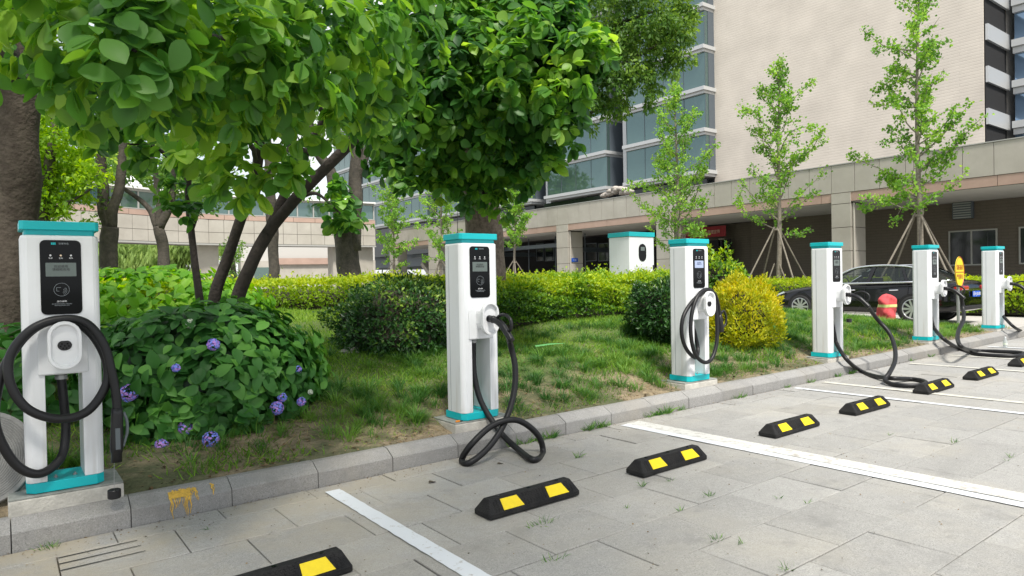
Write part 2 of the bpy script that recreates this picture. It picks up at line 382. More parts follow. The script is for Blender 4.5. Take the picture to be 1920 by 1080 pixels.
# paving: a dirt bed under individually set granite slabs in running bond
V, Fc = grid(np.linspace(-22, 48, 71), np.linspace(-14, 4.84, 20), lambda x, y: gz(x, y)-.03)
tag(link('pavement_bed', fast_mesh('pavement_bed', V, Fc), 'joint'), kind='structure')
def slabs():
    v, f, r = [], [], []
    ys = 1.38-.4535*24
    k = 0
    L, Wd = .6, .4535
    for row in range(-24, 8):
        y0 = 1.38+Wd*row; y1 = min(y0+Wd, 4.79)
        if y1-y0 < .08: continue
        off = .42 if row % 2 == 0 else .12
        x = -20+off
        while x < (46 if y0 > -6 else 20):
            random.seed(int((x+50)*37+row*911)); j = random.random
            gap = .0018+.0022*j(); wide = .007 if j() < .12 else 0
            xa, xb, ya, yb = x+gap, x+L-gap-wide, y0+gap, y1-gap-wide*.4
            dz = (j()-.5)*.006; tx = (j()-.5)*.007; ty = (j()-.5)*.006
            o = len(v); c = .0035
            for zz, ins in ((-.03, 0), (-c, 0), (0, c)):
                for (a, b) in ((xa+ins, ya+ins), (xb-ins, ya+ins), (xb-ins, yb-ins), (xa+ins, yb-ins)):
                    v.append((a, b, gz(a, b)+zz+dz+tx*(a-x-L/2)/L+ty*(b-y0-Wd/2)/Wd))
            f.append((o+8, o+9, o+10, o+11))
            for lv in (0, 4):
                for q in range(4): f.append((o+lv+q, o+lv+(q+1) % 4, o+lv+4+(q+1) % 4, o+lv+4+q))
            r += [j()]*12; x += L
    return np.array(v), np.array(f), np.array(r)
V, Fc, r = slabs()
tag(link('parking_pavement', fast_mesh('parking_pavement', V, Fc, r), 'slab'), kind='structure')

# kerb of bevelled granite stones
def kerb():
    v, f, r = [], [], []
    x = -12.0+.02
    while x < 40:
        random.seed(int(x*77)); L = .6; j = random.random
        xa, xb = x+.003, x+L-.003; dy = (j()-.5)*.008; dzz = (j()-.5)*.006
        prof = [(4.8, -.04), (4.8, .105), (4.806, .115), (4.90, .165), (4.91, .168), (4.96, .168), (4.96, -.04)]
        o = len(v)
        for xx in (xa, xb):
            for (a, b) in prof: v.append((xx, a+dy, gz(xx, 4.8)+b+dzz))
        n = len(prof)
        for q in range(n-1): f.append((o+q, o+n+q, o+n+q+1, o+q+1))
        # end faces as quads
        for s in (0, n): f += [(o+s, o+s+1, o+s+5, o+s+6), (o+s+1, o+s+2, o+s+4, o+s+5), (o+s+2, o+s+3, o+s+4, o+s+4)]
        r += [j()]*(2*n); x += L
    return v, [tuple(dict.fromkeys(t)) for t in f], r
kv, kf, kr = kerb(); me = bpy.data.meshes.new('kerb'); me.from_pydata(kv, [], kf); setrnd(me, kr)
tag(link('kerb', me, 'kerb'), kind='structure')

# planted bank
xs = np.concatenate([np.linspace(-30, -3, 40), np.linspace(-2.8, 17.3, 170)]); ys = np.concatenate([np.linspace(4.93, 10, 70), np.linspace(10.3, 36, 50)])
def bedz(X, Y):
    z = hz(X, Y)
    return np.where(Y < 5.0, gz(X, 4.8)+.12, z)
V, Fc = grid(xs, ys, bedz); _g = sstep(5.4, 6.6, V[:, 1])
tag(link('planting_bed', fast_mesh('planting_bed', V, Fc, _g, True), 'soil'), kind='structure')
M['road'] = mat('pale_concrete_road', (.42, .40, .37), .85, noise_amt=.12, noise_scale=2.5, bump=.2, bump_scale=50)
V, Fc = grid(np.linspace(16.8, 22.0, 8), np.linspace(4.9, 90, 60), lambda x, y: .15+0*x)
V2, F2 = grid(np.linspace(-60, 16.8, 10), np.linspace(35.8, 90, 20), lambda x, y: .3+0*x)
V3, F3 = grid(np.linspace(22.0, 50, 8), np.linspace(-14, 9.6, 8), lambda x, y: .15+0*x)
Vm, Fm, _ = merge([(V, Fc, V[:, 0]), (V2, F2, V2[:, 0]), (V3, F3, V3[:, 0])])
tag(link('road', fast_mesh('road', Vm, Fm), 'road'), kind='structure')
M['forecourt'] = mat('forecourt_paving', (.30, .29, .27), .85, noise_amt=.15, noise_scale=3)
b = MB(); b.box(22.1, 45, 9.6, 90, -.2, .42); b.box(22.0, 22.14, 9.5, 90, -.2, .5)
tag(b.build('forecourt', 'forecourt'), kind='structure')

# parking lines: thin sheets on the paving
def sheet(name, x0, x1, y0, y1, m, lift, xs_=0, jag=.0):
    v, f = [], []; n = max(2, int((y1-y0)/.06))
    for i in range(n+1):
        y = y0+(y1-y0)*i/n; sh = xs_*(y-y1)
        for xx, s in ((x0, 1), (x1, -1)):
            e = s*random.random()*jag
            v.append((xx+sh+e, y, gz(xx, y)+lift))
    for i in range(n): f.append((2*i, 2*i+1, 2*i+3, 2*i+2))
    me = bpy.data.meshes.new(name); me.from_pydata(v, [], f); return tag(link(name, me, m), kind='structure')
random.seed(3)
sheet('parking_line', 1.80, 1.915, -1.5, 4.64, 'paint', .007, .006, .006)
sheet('parking_line', 4.84, 4.945, -1.5, 4.70, 'paint', .007, -.004, .004)
sheet('parking_line', 4.94, 5.13, -1.5, 4.72, 'paint_old', .0065, -.01, .006)
sheet('parking_line', 7.91, 8.0, -1.5, 4.69, 'paint', .007, 0, .004)
sheet('parking_line', 8.55, 8.67, -1.5, 4.67, 'paint_faint', .0065, .01, .006)
sheet('parking_line', 11.08, 11.19, -1.5, 4.67, 'paint_faint', .007, 0, .006)
sheet('parking_line', 12.5, 12.6, -1.5, 4.65, 'paint_faint', .0065, .02, .006)
sheet('parking_line', 14.2, 14.3, -1.5, 4.65, 'paint', .007, 0, .004)
# cut slots in the drain slab
b = MB()
for (x0, x1, y) in ((.22, .61, 4.505), (.22, .615, 4.40), (.22, .62, 4.29)):
    b.add([(x0, y-.006, gz(x0, y)+.0075), (x1, y-.004, gz(x1, y)+.0075), (x1, y+.004, gz(x1, y)+.0075), (x0, y+.006, gz(x0, y)+.0075)], [(0, 1, 2, 3)])
tag(b.build('drain_slots', 'rubber'), kind='structure')
# yellow paint drips on the kerb
M['drip'] = mat('yellow_drip_paint', (.62, .38, .06), .8, noise_amt=.25, noise_scale=60)
b = MB(); random.seed(5)
kd = lambda s: (4.8+dyo(s), 0)
def kerb_pt(x, s, off=.004):
    "point on the kerb skin, s = distance downwards from the back of the slope"
    if s < .1: t = s/.1; return (x, 4.90-.094*t-.5*off, gz(x, 4.8)+.165-.05*t+off)
    return (x, 4.80-off-.002, gz(x, 4.8)+.112-(s-.1))
for x, ln, w_, s0 in [(.845+.009*i, .05+.13*random.random(), .0025+.0045*random.random(), .015+.03*random.random()) for i in range(19)]+[(1.105, .09, .007, .02), (1.115, .06, .004, .03)]:
    pts = []; n = 10
    for i in range(n+1):
        s = s0+ln*i/n; ww = w_*(1-.75*i/n); xx = x+.004*math.sin(i*1.3+x*90)
        pts += [kerb_pt(xx-ww, s), kerb_pt(xx+ww, s)]
    b.add(pts, [(2*i, 2*i+1, 2*i+3, 2*i+2) for i in range(n)])
for x in (.86, .89, .92, .95, .98):
    pts = []
    for i in range(4): s = .03+.06*i/3; pts += [kerb_pt(x-.02, s, .0035), kerb_pt(x+.02, s, .0035)]
    if x < .97: b.add(pts, [(2*i, 2*i+1, 2*i+3, 2*i+2) for i in range(3)])
tag(b.build('paint_drips', 'drip'), kind='structure')

# ================================================================== wheel stops
def make_stop():
    root = empty('wheel_stop', (0, 0, 0))
    B = MB(); L, D = .368, .088
    v = [(-L, -D, 0), (L, -D, 0), (L, D, 0), (-L, D, 0), (-L, -D, .030), (L, -D, .030), (L, D, .030), (-L, D, .030),
         (-L+.035, -.03, .107), (L-.035, -.03, .107), (L-.035, .03, .107), (-L+.035, .03, .107)]
    f = [(0, 3, 2, 1)]+[(i, (i+1) % 4, (i+1) % 4+4, i+4) for i in range(4)]+[(i+4, (i+1) % 4+4, (i+1) % 4+8, i+8) for i in range(4)]+[(8, 9, 10, 11)]
    B.add(v, f); B.build('block', 'stop', root, bevel=.008)
    # raised rows of studs on the sloping face
    sl = Vector((0, -.03+.088, .107-.030)); sl_n = Vector((0, -sl.z, sl.y)).normalized()
    def P(x, t, h): return Vector((x, -.088, .030))+sl*t+sl_n*h
    S = MB(); 
    for i in range(30):
        x = -.335+.67*i/29
        for k in range(7):
            t = .12+.76*k/6; xx = x+(.011 if k % 2 else 0)*.5
            if abs(xx) > .335-.03*t: continue
            if .10 < abs(xx) < .27 and .08 < t < .9: continue
            e = .0052; q = [P(xx-e, t-.04, .0005), P(xx+e, t-.04, .0005), P(xx+e, t+.04, .0005), P(xx-e, t+.04, .0005)]; q2 = [p+sl_n*.0035 for p in q]
            S.add(q+q2, [(4, 5, 6, 7), (0, 1, 5, 4), (1, 2, 6, 5), (2, 3, 7, 6), (3, 0, 4, 7)])
    tag(S.build('tread_studs', 'stop', root), kind='stuff')
    for c in (-.185, .185):
        Y_ = MB(); sgn = 1 if c < 0 else -1
        a, bq = (c-.073, c+.073)
        if c < 0: q = [P(a, .10, 0), P(bq+.012, .10, 0), P(bq-.018, .86, 0), P(a, .86, 0)]
        else: q = [P(a-.004, .10, 0), P(bq+.018, .10, 0), P(bq-.016, .86, 0), P(a-.004, .86, 0)]
        q1 = [p+sl_n*.001 for p in q]; q2 = [p+sl_n*.0045 for p in q]
        Y_.add(q1+q2, [(4, 5, 6, 7), (0, 1, 5, 4), (1, 2, 6, 5), (2, 3, 7, 6), (3, 0, 4, 7)]); Y_.build('reflector', 'yellow', root)
    for x in (-.24, 0, .24):
        h = MB(); h.lathe([(.014, .1078), (.014, .1095), (.009, .1096), (.008, .108)], 14, Matrix.Translation((x, 0, 0))); h.build('bolt_hole', 'black_glass', root)
    return root
def copy_tree(o, parent=None):
    c = o.copy(); C.objects.link(c); c.parent = parent
    for ch in list(o.children): copy_tree(ch, c)
    return c
WS = [(1.03, 3.315, .04), (2.71, 3.46, .002), (4.045, 3.435, .0), (5.76, 3.45, 0), (7.15, 3.435, -.01), (8.84, 3.44, 0), (10.27, 3.43, 0), (11.98, 3.46, 0)]
WL = ['black rubber wheel stop nearest the camera, cut off by the bottom edge of the picture',
      'black and yellow rubber wheel stop just right of the nearest white parking line',
      'black wheel stop between the large looped cable and the double white line',
      'black wheel stop just beyond the double white parking line',
      'black wheel stop lying close against the third white line, a chip on its right end',
      'black wheel stop touching the cable looped on the ground',
      'small far wheel stop, last complete one towards the right edge',
      'black wheel stop end just showing at the right edge']
ws0 = make_stop()
for i, (x, y, a) in enumerate(WS):
    o = ws0 if i == 0 else copy_tree(ws0)
    o.location = (x, y, gz(x, y)+.006); o.rotation_euler = (TILT_E[0], TILT_E[1], a)
    tag(o, WL[i], 'wheel stop', 'yellow marked rubber wheel stops across the parking bays')

# ================================================================== chargers
CH = [.30, 3.375, 6.42, 9.51, 12.79, 15.91]
CZ = [.225, .232, .250, .268, .282, .305]
CY0 = 5.09
def gun(root, p, d, up, sc_=1.0):
    "charging connector: nose, body, curved handle with trigger loop; p = nose end, d = pointing out of the nose backwards"
    p = Vector(p); d = Vector(d).normalized(); up = Vector(up); up = (up-d*up.dot(d)).normalized()
    B = MB(); B.tube([p, p+d*.05, p+d*.055, p+d*.085], [.030, .030, .034, .030], 16)
    B.tube(catmull([p+d*.07, p+d*.13-up*.01, p+d*.20-up*.04, p+d*.27-up*.09, p+d*.33-up*.14], 5), [.03]*6+[.031]*6+[.029]*9, 12)
    o = B.build('connector', 'plug', root, smooth=True)
    T = MB(); c = p+d*.19+up*.015
    T.tube(catmull([c-d*.08-up*.0, c-d*.03+up*.035, c+d*.05+up*.045, c+d*.12+up*.01, c+d*.125-up*.055, c+d*.08-up*.09], 5), .014, 8); T.build('trigger_guard', 'plug', o, smooth=True)
    return p+d*.33-up*.14
def make_charger(i):
    x, z = CH[i], CZ[i]
    root = empty('charging_post', (x, CY0, z))
    tag(root, CL[i], 'charging post', 'white and teal car charging posts along the kerb')
    W, D = .20, .14
    B = MB(); B.prism([(-W, -.145+.04), (-W+.04, -.145), (W-.04, -.145), (W, -.145+.04), (W, .145), (-W, .145)], 0, .06); B.build('base', 'teal', root, bevel=.003)
    # anchor bolts
    for bx in (-.05, .05):
        q = MB(); q.lathe([(.012, .0605), (.012, .068), (.006, .069), (.006, .078)], 10, Matrix.Translation((bx, -.06, 0))); q.build('anchor_bolt', 'steel', root)
    # body: inverted U
    b = bmesh.new(); out = [(-W, .061), (-.095, .061), (-.095, .70), (.095, .70), (.095, .061), (W, .061), (W, 1.545), (-W, 1.545)]
    f0 = [b.verts.new((a, -D, c)) for a, c in out]; f1 = [b.verts.new((a, D, c)) for a, c in out]
    b.faces.new(f0); b.faces.new(f1[::-1])
    for k in range(8): b.faces.new((f0[k], f1[k], f1[(k+1) % 8], f0[(k+1) % 8]))
    bmesh.ops.recalc_face_normals(b, faces=b.faces); b.edges.ensure_lookup_table()
    ed = [e for e in b.edges if abs(e.verts[0].co.x) > W-.001 and e.verts[0].co.x == e.verts[1].co.x and e.verts[0].co.y == e.verts[1].co.y]
    bmesh.ops.bevel(b, geom=ed, offset=.034, segments=3, profile=.35, affect='EDGES')
    ed = [e for e in b.edges if e.verts[0].co.z > 1.54 and e.verts[1].co.z > 1.54 and len(e.link_faces) == 2 and abs(e.link_faces[0].normal.z-e.link_faces[1].normal.z) > .5]
    bmesh.ops.bevel(b, geom=ed, offset=.016, segments=3, profile=.5, affect='EDGES')
    me = bpy.data.meshes.new('body'); b.to_mesh(me); b.free()
    bo = link('body', me, 'white', root); mo = bo.modifiers.new('bevel', 'BEVEL'); mo.width = .004; mo.segments = 2; mo.limit_method = 'ANGLE'; mo.angle_limit = math.radians(50)
    # fine upright ribs on the outer side of both legs
    R_ = MB()
    for s in (-1, 1):
        for k in range(3): xx = s*(.150-.018*k); R_.box(xx-.0025, xx+.0025, -D-.0025, -D-.0002, .075, .66)
    R_.build('rib', 'white', bo)
    for s in (-1, 1):
        q = MB(); q.box(s*(W+.0004), s*(W+.0016), .05, .054, .07, 1.52) if s > 0 else q.box(-W-.0016, -W-.0004, .05, .054, .07, 1.52); q.build('side_seam', 'ink_dim', bo)
    # cap
    B = MB(); B.prism([(-.17, -.125), (.17, -.125), (.18, -.11), (.18, .13), (-.18, .13), (-.18, -.11)], 1.5455, 1.575); B.build('cap_neck', 'teal', root)
    B = MB(); c = .02; w2, d2 = .203, .15
    B.prism([(-w2, -d2+c), (-w2+c, -d2), (w2-c, -d2), (w2, -d2+c), (w2, d2-c), (w2-c, d2), (-w2+c, d2), (-w2, d2-c)], 1.5755, 1.628); B.build('cap', 'teal', root, bevel=.004)
    if i in (1, 4, 5):
        B = MB(); B.tube([(-.10, .05, 1.628), (-.10, .05, 1.66), (-.10, .05, 1.90)], [.007, .003, .0018], 6); B.build('antenna', 'rubber', root)
    # control panel
    B = MB(); B.prism(rrect(-.105, .105, 1.065, 1.515, .03), -D-.0055, -D-.0004, 'Y'); pn = B.build('control_panel', 'black_glass', root, bevel=.001)
    yy = -D-.0065
    B = MB(); B.prism(rrect(-.078, .078, 1.295, 1.378, .003), yy, yy+.0005, 'Y'); lc = B.build('display', 'lcd_on' if i == 2 else 'lcd', pn)
    text_obj('display_text', '欢迎使用\n请插枪充电', .018, 'ink_dark' if i == 2 else 'plug', lc, (0, yy-.0005, 1.345), depth=.0002)
    for k, s in enumerate(('电源', '充电', '故障')):
        lx = -.052+.052*k
        B = MB(); B.lathe([(.0055, 0), (.0055, .001)], 12, Matrix.Translation((lx, yy-.0005, 1.422)), 'Y'); B.build('indicator_lamp', 'led' if k == 1 and i == 0 else 'ink', pn)
        text_obj('lamp_caption', s, .0105, 'ink', pn, (lx, yy, 1.405), depth=.0002)
    B = MB()
    for k in range(3): B.box(-.047+.008*k, -.0405+.008*k, yy-.0003, yy+.0004, 1.487, 1.5)
    B.build('logo', 'teal', pn)
    text_obj('logo_text', '智慧充电', .013, 'ink_dim', pn, (.016, yy, 1.493), depth=.0002)
    # contactless card mark
    B = MB(); N = 40
    for r0, r1 in ((.0385, .0400),):
        vs = []
        for k in range(N): a = 2*math.pi*k/N; vs += [(r0*math.cos(a), yy, 1.215+r0*math.sin(a)), (r1*math.cos(a), yy, 1.215+r1*math.sin(a))]
        B.add(vs, [(2*k, 2*k+1, (2*k+3) % (2*N), (2*k+2) % (2*N)) for k in range(N)])
    for k in range(3):
        r0 = .010+.007*k; vs = []
        for q in range(9): a = math.radians(-70+120*q/8); vs += [(r0*math.cos(a)+.002, yy, 1.208+r0*math.sin(a)), ((r0+.0013)*math.cos(a)+.002, yy, 1.208+(r0+.0013)*math.sin(a))]
        B.add(vs, [(2*q, 2*q+1, 2*q+3, 2*q+2) for q in range(8)])
    for (x0, x1, z0, z1) in ((-.026, -.003, 1.227, 1.2285), (-.026, -.0245, 1.205, 1.227), (-.026, -.012, 1.205, 1.2065)): B.box(x0, x1, yy-.0003, yy+.0003, z0, z1)
    B.build('card_mark', 'ink_dim', pn)
    text_obj('instruction_text', '操作说明', .0125, 'ink', pn, (0, yy, 1.143), depth=.0002)
    text_obj('instruction_text', '请先插好充电枪再刷卡 充电完成后', .0068, 'ink_dim', pn, (0, yy, 1.128), depth=.0002)
    text_obj('instruction_text', '请将充电枪挂回原处 谢谢', .0068, 'ink_dim', pn, (0, yy, 1.119), depth=.0002)
    # holder: arched boss, neck, flange with recess and socket
    arch = [(.128*math.cos(math.pi*k/12), .925+.118*math.sin(math.pi*k/12)) for k in range(13)]+[(-.128, .705), (.128, .705)]
    B = MB(); B.prism(arch, -D-.014, -D+.002, 'Y'); hb = B.build('holder_boss', 'white', root, bevel=.005)
    B = MB(); B.prism(stadium(.115, .20, 8, .885), -D-.125, -D-.013, 'Y'); hn = B.build('plug_holder', 'white_in', root, bevel=.004)
    b = bmesh.new(); o_ = stadium(.172, .285, 10, .885); i_ = stadium(.134, .245, 10, .885); n = len(o_)
    rows = [(o_, -D-.125), (o_, -D-.155), ([(p[0]*.97, .885+(p[1]-.885)*.98) for p in o_], -D-.163), ([(p[0]*1.04, .885+(p[1]-.885)*1.03) for p in i_], -D-.163), (i_, -D-.157), ([(p[0]*.93, .885+(p[1]-.885)*.95) for p in i_], -D-.138)]
    vv = [[b.verts.new((p[0], y, p[1])) for p in pts] for pts, y in rows]
    for a_, c_ in zip(vv, vv[1:]):
        for k in range(n):
            try: b.faces.new((a_[k], a_[(k+1) % n], c_[(k+1) % n], c_[k]))
            except ValueError: pass
    b.faces.new(vv[0]); b.faces.new(vv[-1]); bmesh.ops.remove_doubles(b, verts=b.verts, dist=1e-5); bmesh.ops.recalc_face_normals(b, faces=b.faces)
    me = bpy.data.meshes.new('holder_rim'); b.to_mesh(me); b.free(); link('holder_rim', me, 'white_in', hn, smooth=False)
    B = MB(); el = [(.036*math.cos(2*math.pi*k/28), .885+.031*min(.86, math.sin(2*math.pi*k/28))) for k in range(28)]
    B.prism(el, -D-.1425, -D-.1375, 'Y'); B.build('socket', 'plug', hn)
    B = MB()
    for (a, c) in ((-.014, .894), (.014, .894), (-.02, .880), (0, .882), (.02, .880), (-.008, .868), (.008, .868)): B.lathe([(.0045, 0), (.0045, .002)], 8, Matrix.Translation((a, -D-.145, c)), 'Y')
    B.build('socket_pins', 'black_glass', hn)
    B = MB(); B.lathe([(.034, .66), (.034, .685), (.028, .69), (.028, .699)], 16, Matrix.Translation((-.008, -.03, 0))); B.build('cable_gland', 'steel', root)
    return root
CL = ['white charging post nearest the camera at the left, its plug hanging down beside it',
      'white charging post by the thick tree trunk, its cable in a loop on the paving',
      'white charging post before the round dark bush, cable neatly coiled, screen lit blue',
      'white charging post in front of the bonnet of the black sedan',
      'white charging post just left of the round yellow sign',
      'white charging post farthest away, right of the round yellow sign']
posts = [make_charger(i) for i in range(6)]
bpy.context.view_layer.update()
def local(i, pts): return [Vector(p)-posts[i].location for p in pts]
CR = .026
def cab(i, pts, r=CR):
    B = MB(); B.tube(catmull(local(i, pts), 8), r, 12); return B.build('cable', 'rubber', posts[i], smooth=True)
def PL(lst, ox, oy, s):
    out = []
    for q in lst:
        px, py = ox+q[0]/s, oy+q[1]/s
        out.append(G(px, py, CR+.004+(q[3] if len(q) > 3 else 0)) if q[2] == 'g' else at(px, py, Y=q[2]))
    return out
def gland(i): return posts[i].location+Vector((-.008, -.03, .675))
# post 1
c = [gland(0)]+PL([(190, 560, 5.05), (196, 650, 5.03), (180, 730, 4.97), (115, 776, 4.9), (42, 742, 4.88), (-14, 630, 4.87), (-2, 500, 4.87), (50, 396, 4.87), (115, 335, 4.88), (190, 317, 4.89), (262, 348, 4.88), (312, 425, 4.86), (318, 505, 4.84), (262, 588, 4.82), (175, 612, 4.81), (82, 582, 4.81), (30, 505, 4.82), (32, 420, 4.84), (95, 345, 4.85), (180, 316, 4.86), (255, 326, 4.85), (308, 388, 4.83), (332, 470, 4.81), (345, 535, 4.80), (350, 600, 4.79)], 0, 400, 1.588)
cab(0, c)
pa, pb = PL([(349, 580, 4.79), (347, 740, 4.79)], 0, 400, 1.588); d = (pb-pa)
l0 = local(0, [pa, pb]); B = MB(); L_ = d.length; dn = d.normalized()
B.tube([l0[0], l0[0]+dn*L_*.1, l0[0]+dn*L_*.35, l0[0]+dn*L_*.6, l0[0]+dn*L_*.75, l0[0]+dn*L_*.82, l0[0]+dn*L_*.83, l0[0]+dn*L_], [.03, .032, .034, .036, .036, .033, .030, .030], 16)
cn = B.build('connector', 'plug', posts[0], smooth=True)
B = MB(); s_ = l0[0]+Vector((.034, .0, 0)); B.tube(catmull([s_+dn*.03, s_+dn*.08+Vector((.018, 0, 0)), s_+dn*.15+Vector((.022, 0, 0)), s_+dn*.2+Vector((.01, 0, 0)), s_+dn*.24], 5), .009, 8); B.build('trigger', 'plug_grey', cn, smooth=True)
B = MB(); B.box(-.012, .014, -.038, -.03, -.09, .04, Matrix.Translation(l0[0]+dn*L_*.48)); B.build('label_plate', 'plug_grey', cn, bevel=.002)
# dangling cap
ct = local(0, PL([(340, 745, 4.79), (340, 820, 4.79)], 0, 400, 1.588)); B = MB(); B.tube([l0[1], ct[0], ct[1]], .0015, 6); B.build('tether', 'steel', posts[0])
B = MB(); B.lathe([(.0, .026), (.034, .026), (.037, .022), (.037, -.022), (.034, -.027), (0, -.027)], 20, Matrix.Translation(ct[1]-Vector((0, 0, .03)))); B.build('plug_cap', 'plug', posts[0], smooth=False, bevel=0)
# posts with the plug parked
def parked(i):
    o = Vector((0, -.14-.135, .885))
    gun(posts[i], o, (.0, -1, -.10), (0, .1, 1))
    return posts[i].location+o+Vector((0, -.26, -.10))
e = parked(1)
cab(1, [gland(1)]+PL([(889, 700, 5.05), (903, 755, 4.98), (938, 810, 4.8), (972, 843, 4.55), (1000, 862, 'g'), (1018, 850, 4.42), (1008, 815, 4.45), (970, 788, 4.5), (925, 797, 4.55), (885, 832, 4.55), (866, 862, 'g'), (880, 868, 'g'), (915, 840, 4.5), (945, 795, 4.55), (963, 740, 4.6), (966, 690, 4.65), (958, 650, 4.68)], 0, 0, 1)+[e])
# post 3
c = [gland(2)]+PL([(312, 690, 5.04), (326, 770, 5.0), (312, 812, 4.93), (262, 765, 4.9), (235, 680, 4.89), (244, 580, 4.89), (300, 490, 4.9), (370, 440, 4.9), (418, 490, 4.89), (432, 590, 4.87), (432, 720, 4.85), (405, 815, 4.84), (360, 838, 4.84), (310, 790, 4.84), (286, 680, 4.84), (292, 560, 4.85), (325, 465, 4.86), (375, 428, 4.88), (420, 455, 4.92), (440, 520, 4.96), (447, 580, 4.98)], 1200, 400, 3)
cab(2, c, .022)
p3 = local(2, PL([(446, 560, 4.98), (456, 668, 4.98)], 1200, 400, 3)); dn = (p3[1]-p3[0]).normalized()
B = MB(); B.tube([p3[0], p3[0]+dn*.1, p3[0]+dn*.22, p3[1]], [.026, .034, .036, .030], 14); cn = B.build('connector', 'plug', posts[2], smooth=True)
B = MB(); s_ = p3[0]+Vector((.04, 0, -.0)); B.tube(catmull([s_+dn*.0, s_+Vector((.05, 0, .02)), s_+dn*.06+Vector((.085, 0, 0)), s_+dn*.14+Vector((.06, 0, 0)), s_+dn*.18], 5), .012, 8); B.build('trigger_guard', 'plug', cn, smooth=True)
e = parked(3)
cab(3, [gland(3)]+PL([(378, 700, 5.03), (392, 745, 4.97), (445, 825, 4.75), (520, 885, 'g'), (600, 915, 'g'), (700, 928, 'g', .03), (800, 932, 'g'), (870, 942, 'g'), (888, 957, 'g'), (850, 968, 'g'), (760, 968, 'g'), (690, 958, 'g'), (658, 935, 'g', .03), (685, 895, 4.05), (714, 830, 4.15), (712, 750, 4.3), (680, 670, 4.45), (610, 590, 4.6)], 1440, 400, 3)+[e], .028)
e = parked(4)
cab(4, [gland(4)]+PL([(925, 625, 5.02), (945, 660, 4.95), (995, 712, 4.7), (1080, 762, 'g'), (1170, 790, 'g'), (1290, 800, 'g'), (1400, 801, 'g'), (1440, 792, 'g'), (1410, 782, 'g'), (1290, 776, 'g'), (1160, 772, 'g'), (1095, 755, 4.1), (1068, 715, 4.2), (1072, 660, 4.35), (1100, 595, 4.45), (1096, 530, 4.55)], 1440, 400, 3)+[e], .03)
e = parked(5)
cab(5, [gland(5)]+PL([(1305, 545, 5.02), (1325, 580, 4.95), (1385, 640, 4.7), (1450, 672, 'g'), (1510, 700, 'g'), (1560, 690, 'g'), (1560, 640, 4.3), (1530, 540, 4.4), (1470, 470, 4.5)], 1440, 400, 3)+[e], .028)

# small hanging dust caps of the parked plugs
for i in (3,):
    p = local(i, [at(1592, 601, Y=4.7)])[0]; B = MB(); B.lathe([(0, .024), (.036, .024), (.036, -.024), (0, -.024)], 14, Matrix.Translation(p)); o = B.build('plug_cap', 'plug', posts[i])
    B = MB(); B.tube([p, Vector((.03, -.50, .78))], .002, 5); B.build('tether', 'rubber', o)

# plinths
PLL = ['stained pale concrete plinth standing on the kerb under the nearest charging post',
       'grey plinth under the charging post whose cable loops on the paving',
       'grey plinth under the charging post with the blue screen',
       'grey plinth under the charging post left of the black car',
       'grey plinth under the charging post next to the yellow sign',
       'grey plinth under the farthest charging post']
for i in range(6):
    x, z = CH[i], CZ[i]; root = empty('plinth', (x, 5.1, z-.004)); tag(root, PLL[i], 'plinth', 'concrete plinths under the charging posts')
    yf = -.185 if i == 0 else -.165
    B = MB(); B.box(-.29, .30, yf, .22, -.45, -.012); B.build('block', 'concrete', root, bevel=.008)
    B = MB(); B.box(-.288, .298, yf+.002, .218, -.0122, -.0005); B.build('cement_skim', 'concrete_top', root, bevel=.003)

# ================================================================== buildings
def panelmat(name, col, col2, rough=.6):
    return mat(name, col, rough, noise_amt=.1, noise_scale=.8, col2=col2, bump=.05, bump_scale=30)
M['stone'] = panelmat('beige_stone_cladding', (.44, .415, .365), (.36, .335, .29))
M['pink'] = panelmat('pink_granite', (.44, .31, .25), (.36, .25, .20))
M['dark_joint'] = mat('panel_joint', (.10, .09, .08), .9)
M['soffit'] = mat('soffit_paint', (.50, .49, .46), .8)
M['alu'] = mat('aluminium_ledge', (.52, .53, .53), .4, metal=.2)
M['alu_dark'] = mat('dark_mullion', (.09, .11, .13), .4)
M['frame'] = mat('window_frame_metal', (.36, .36, .34), .45)
M['glass'] = mat('tinted_glass', (.12, .19, .18), .03, spec=1.0, metal=.55)
M['glass_blue'] = mat('blue_glass', (.25, .38, .55), .03, spec=1.0, metal=.6)
M['glass_dark'] = mat('dark_glass', (.012, .016, .018), .08, spec=.5)
M['void'] = mat('dark_interior', (.012, .012, .013), .9)
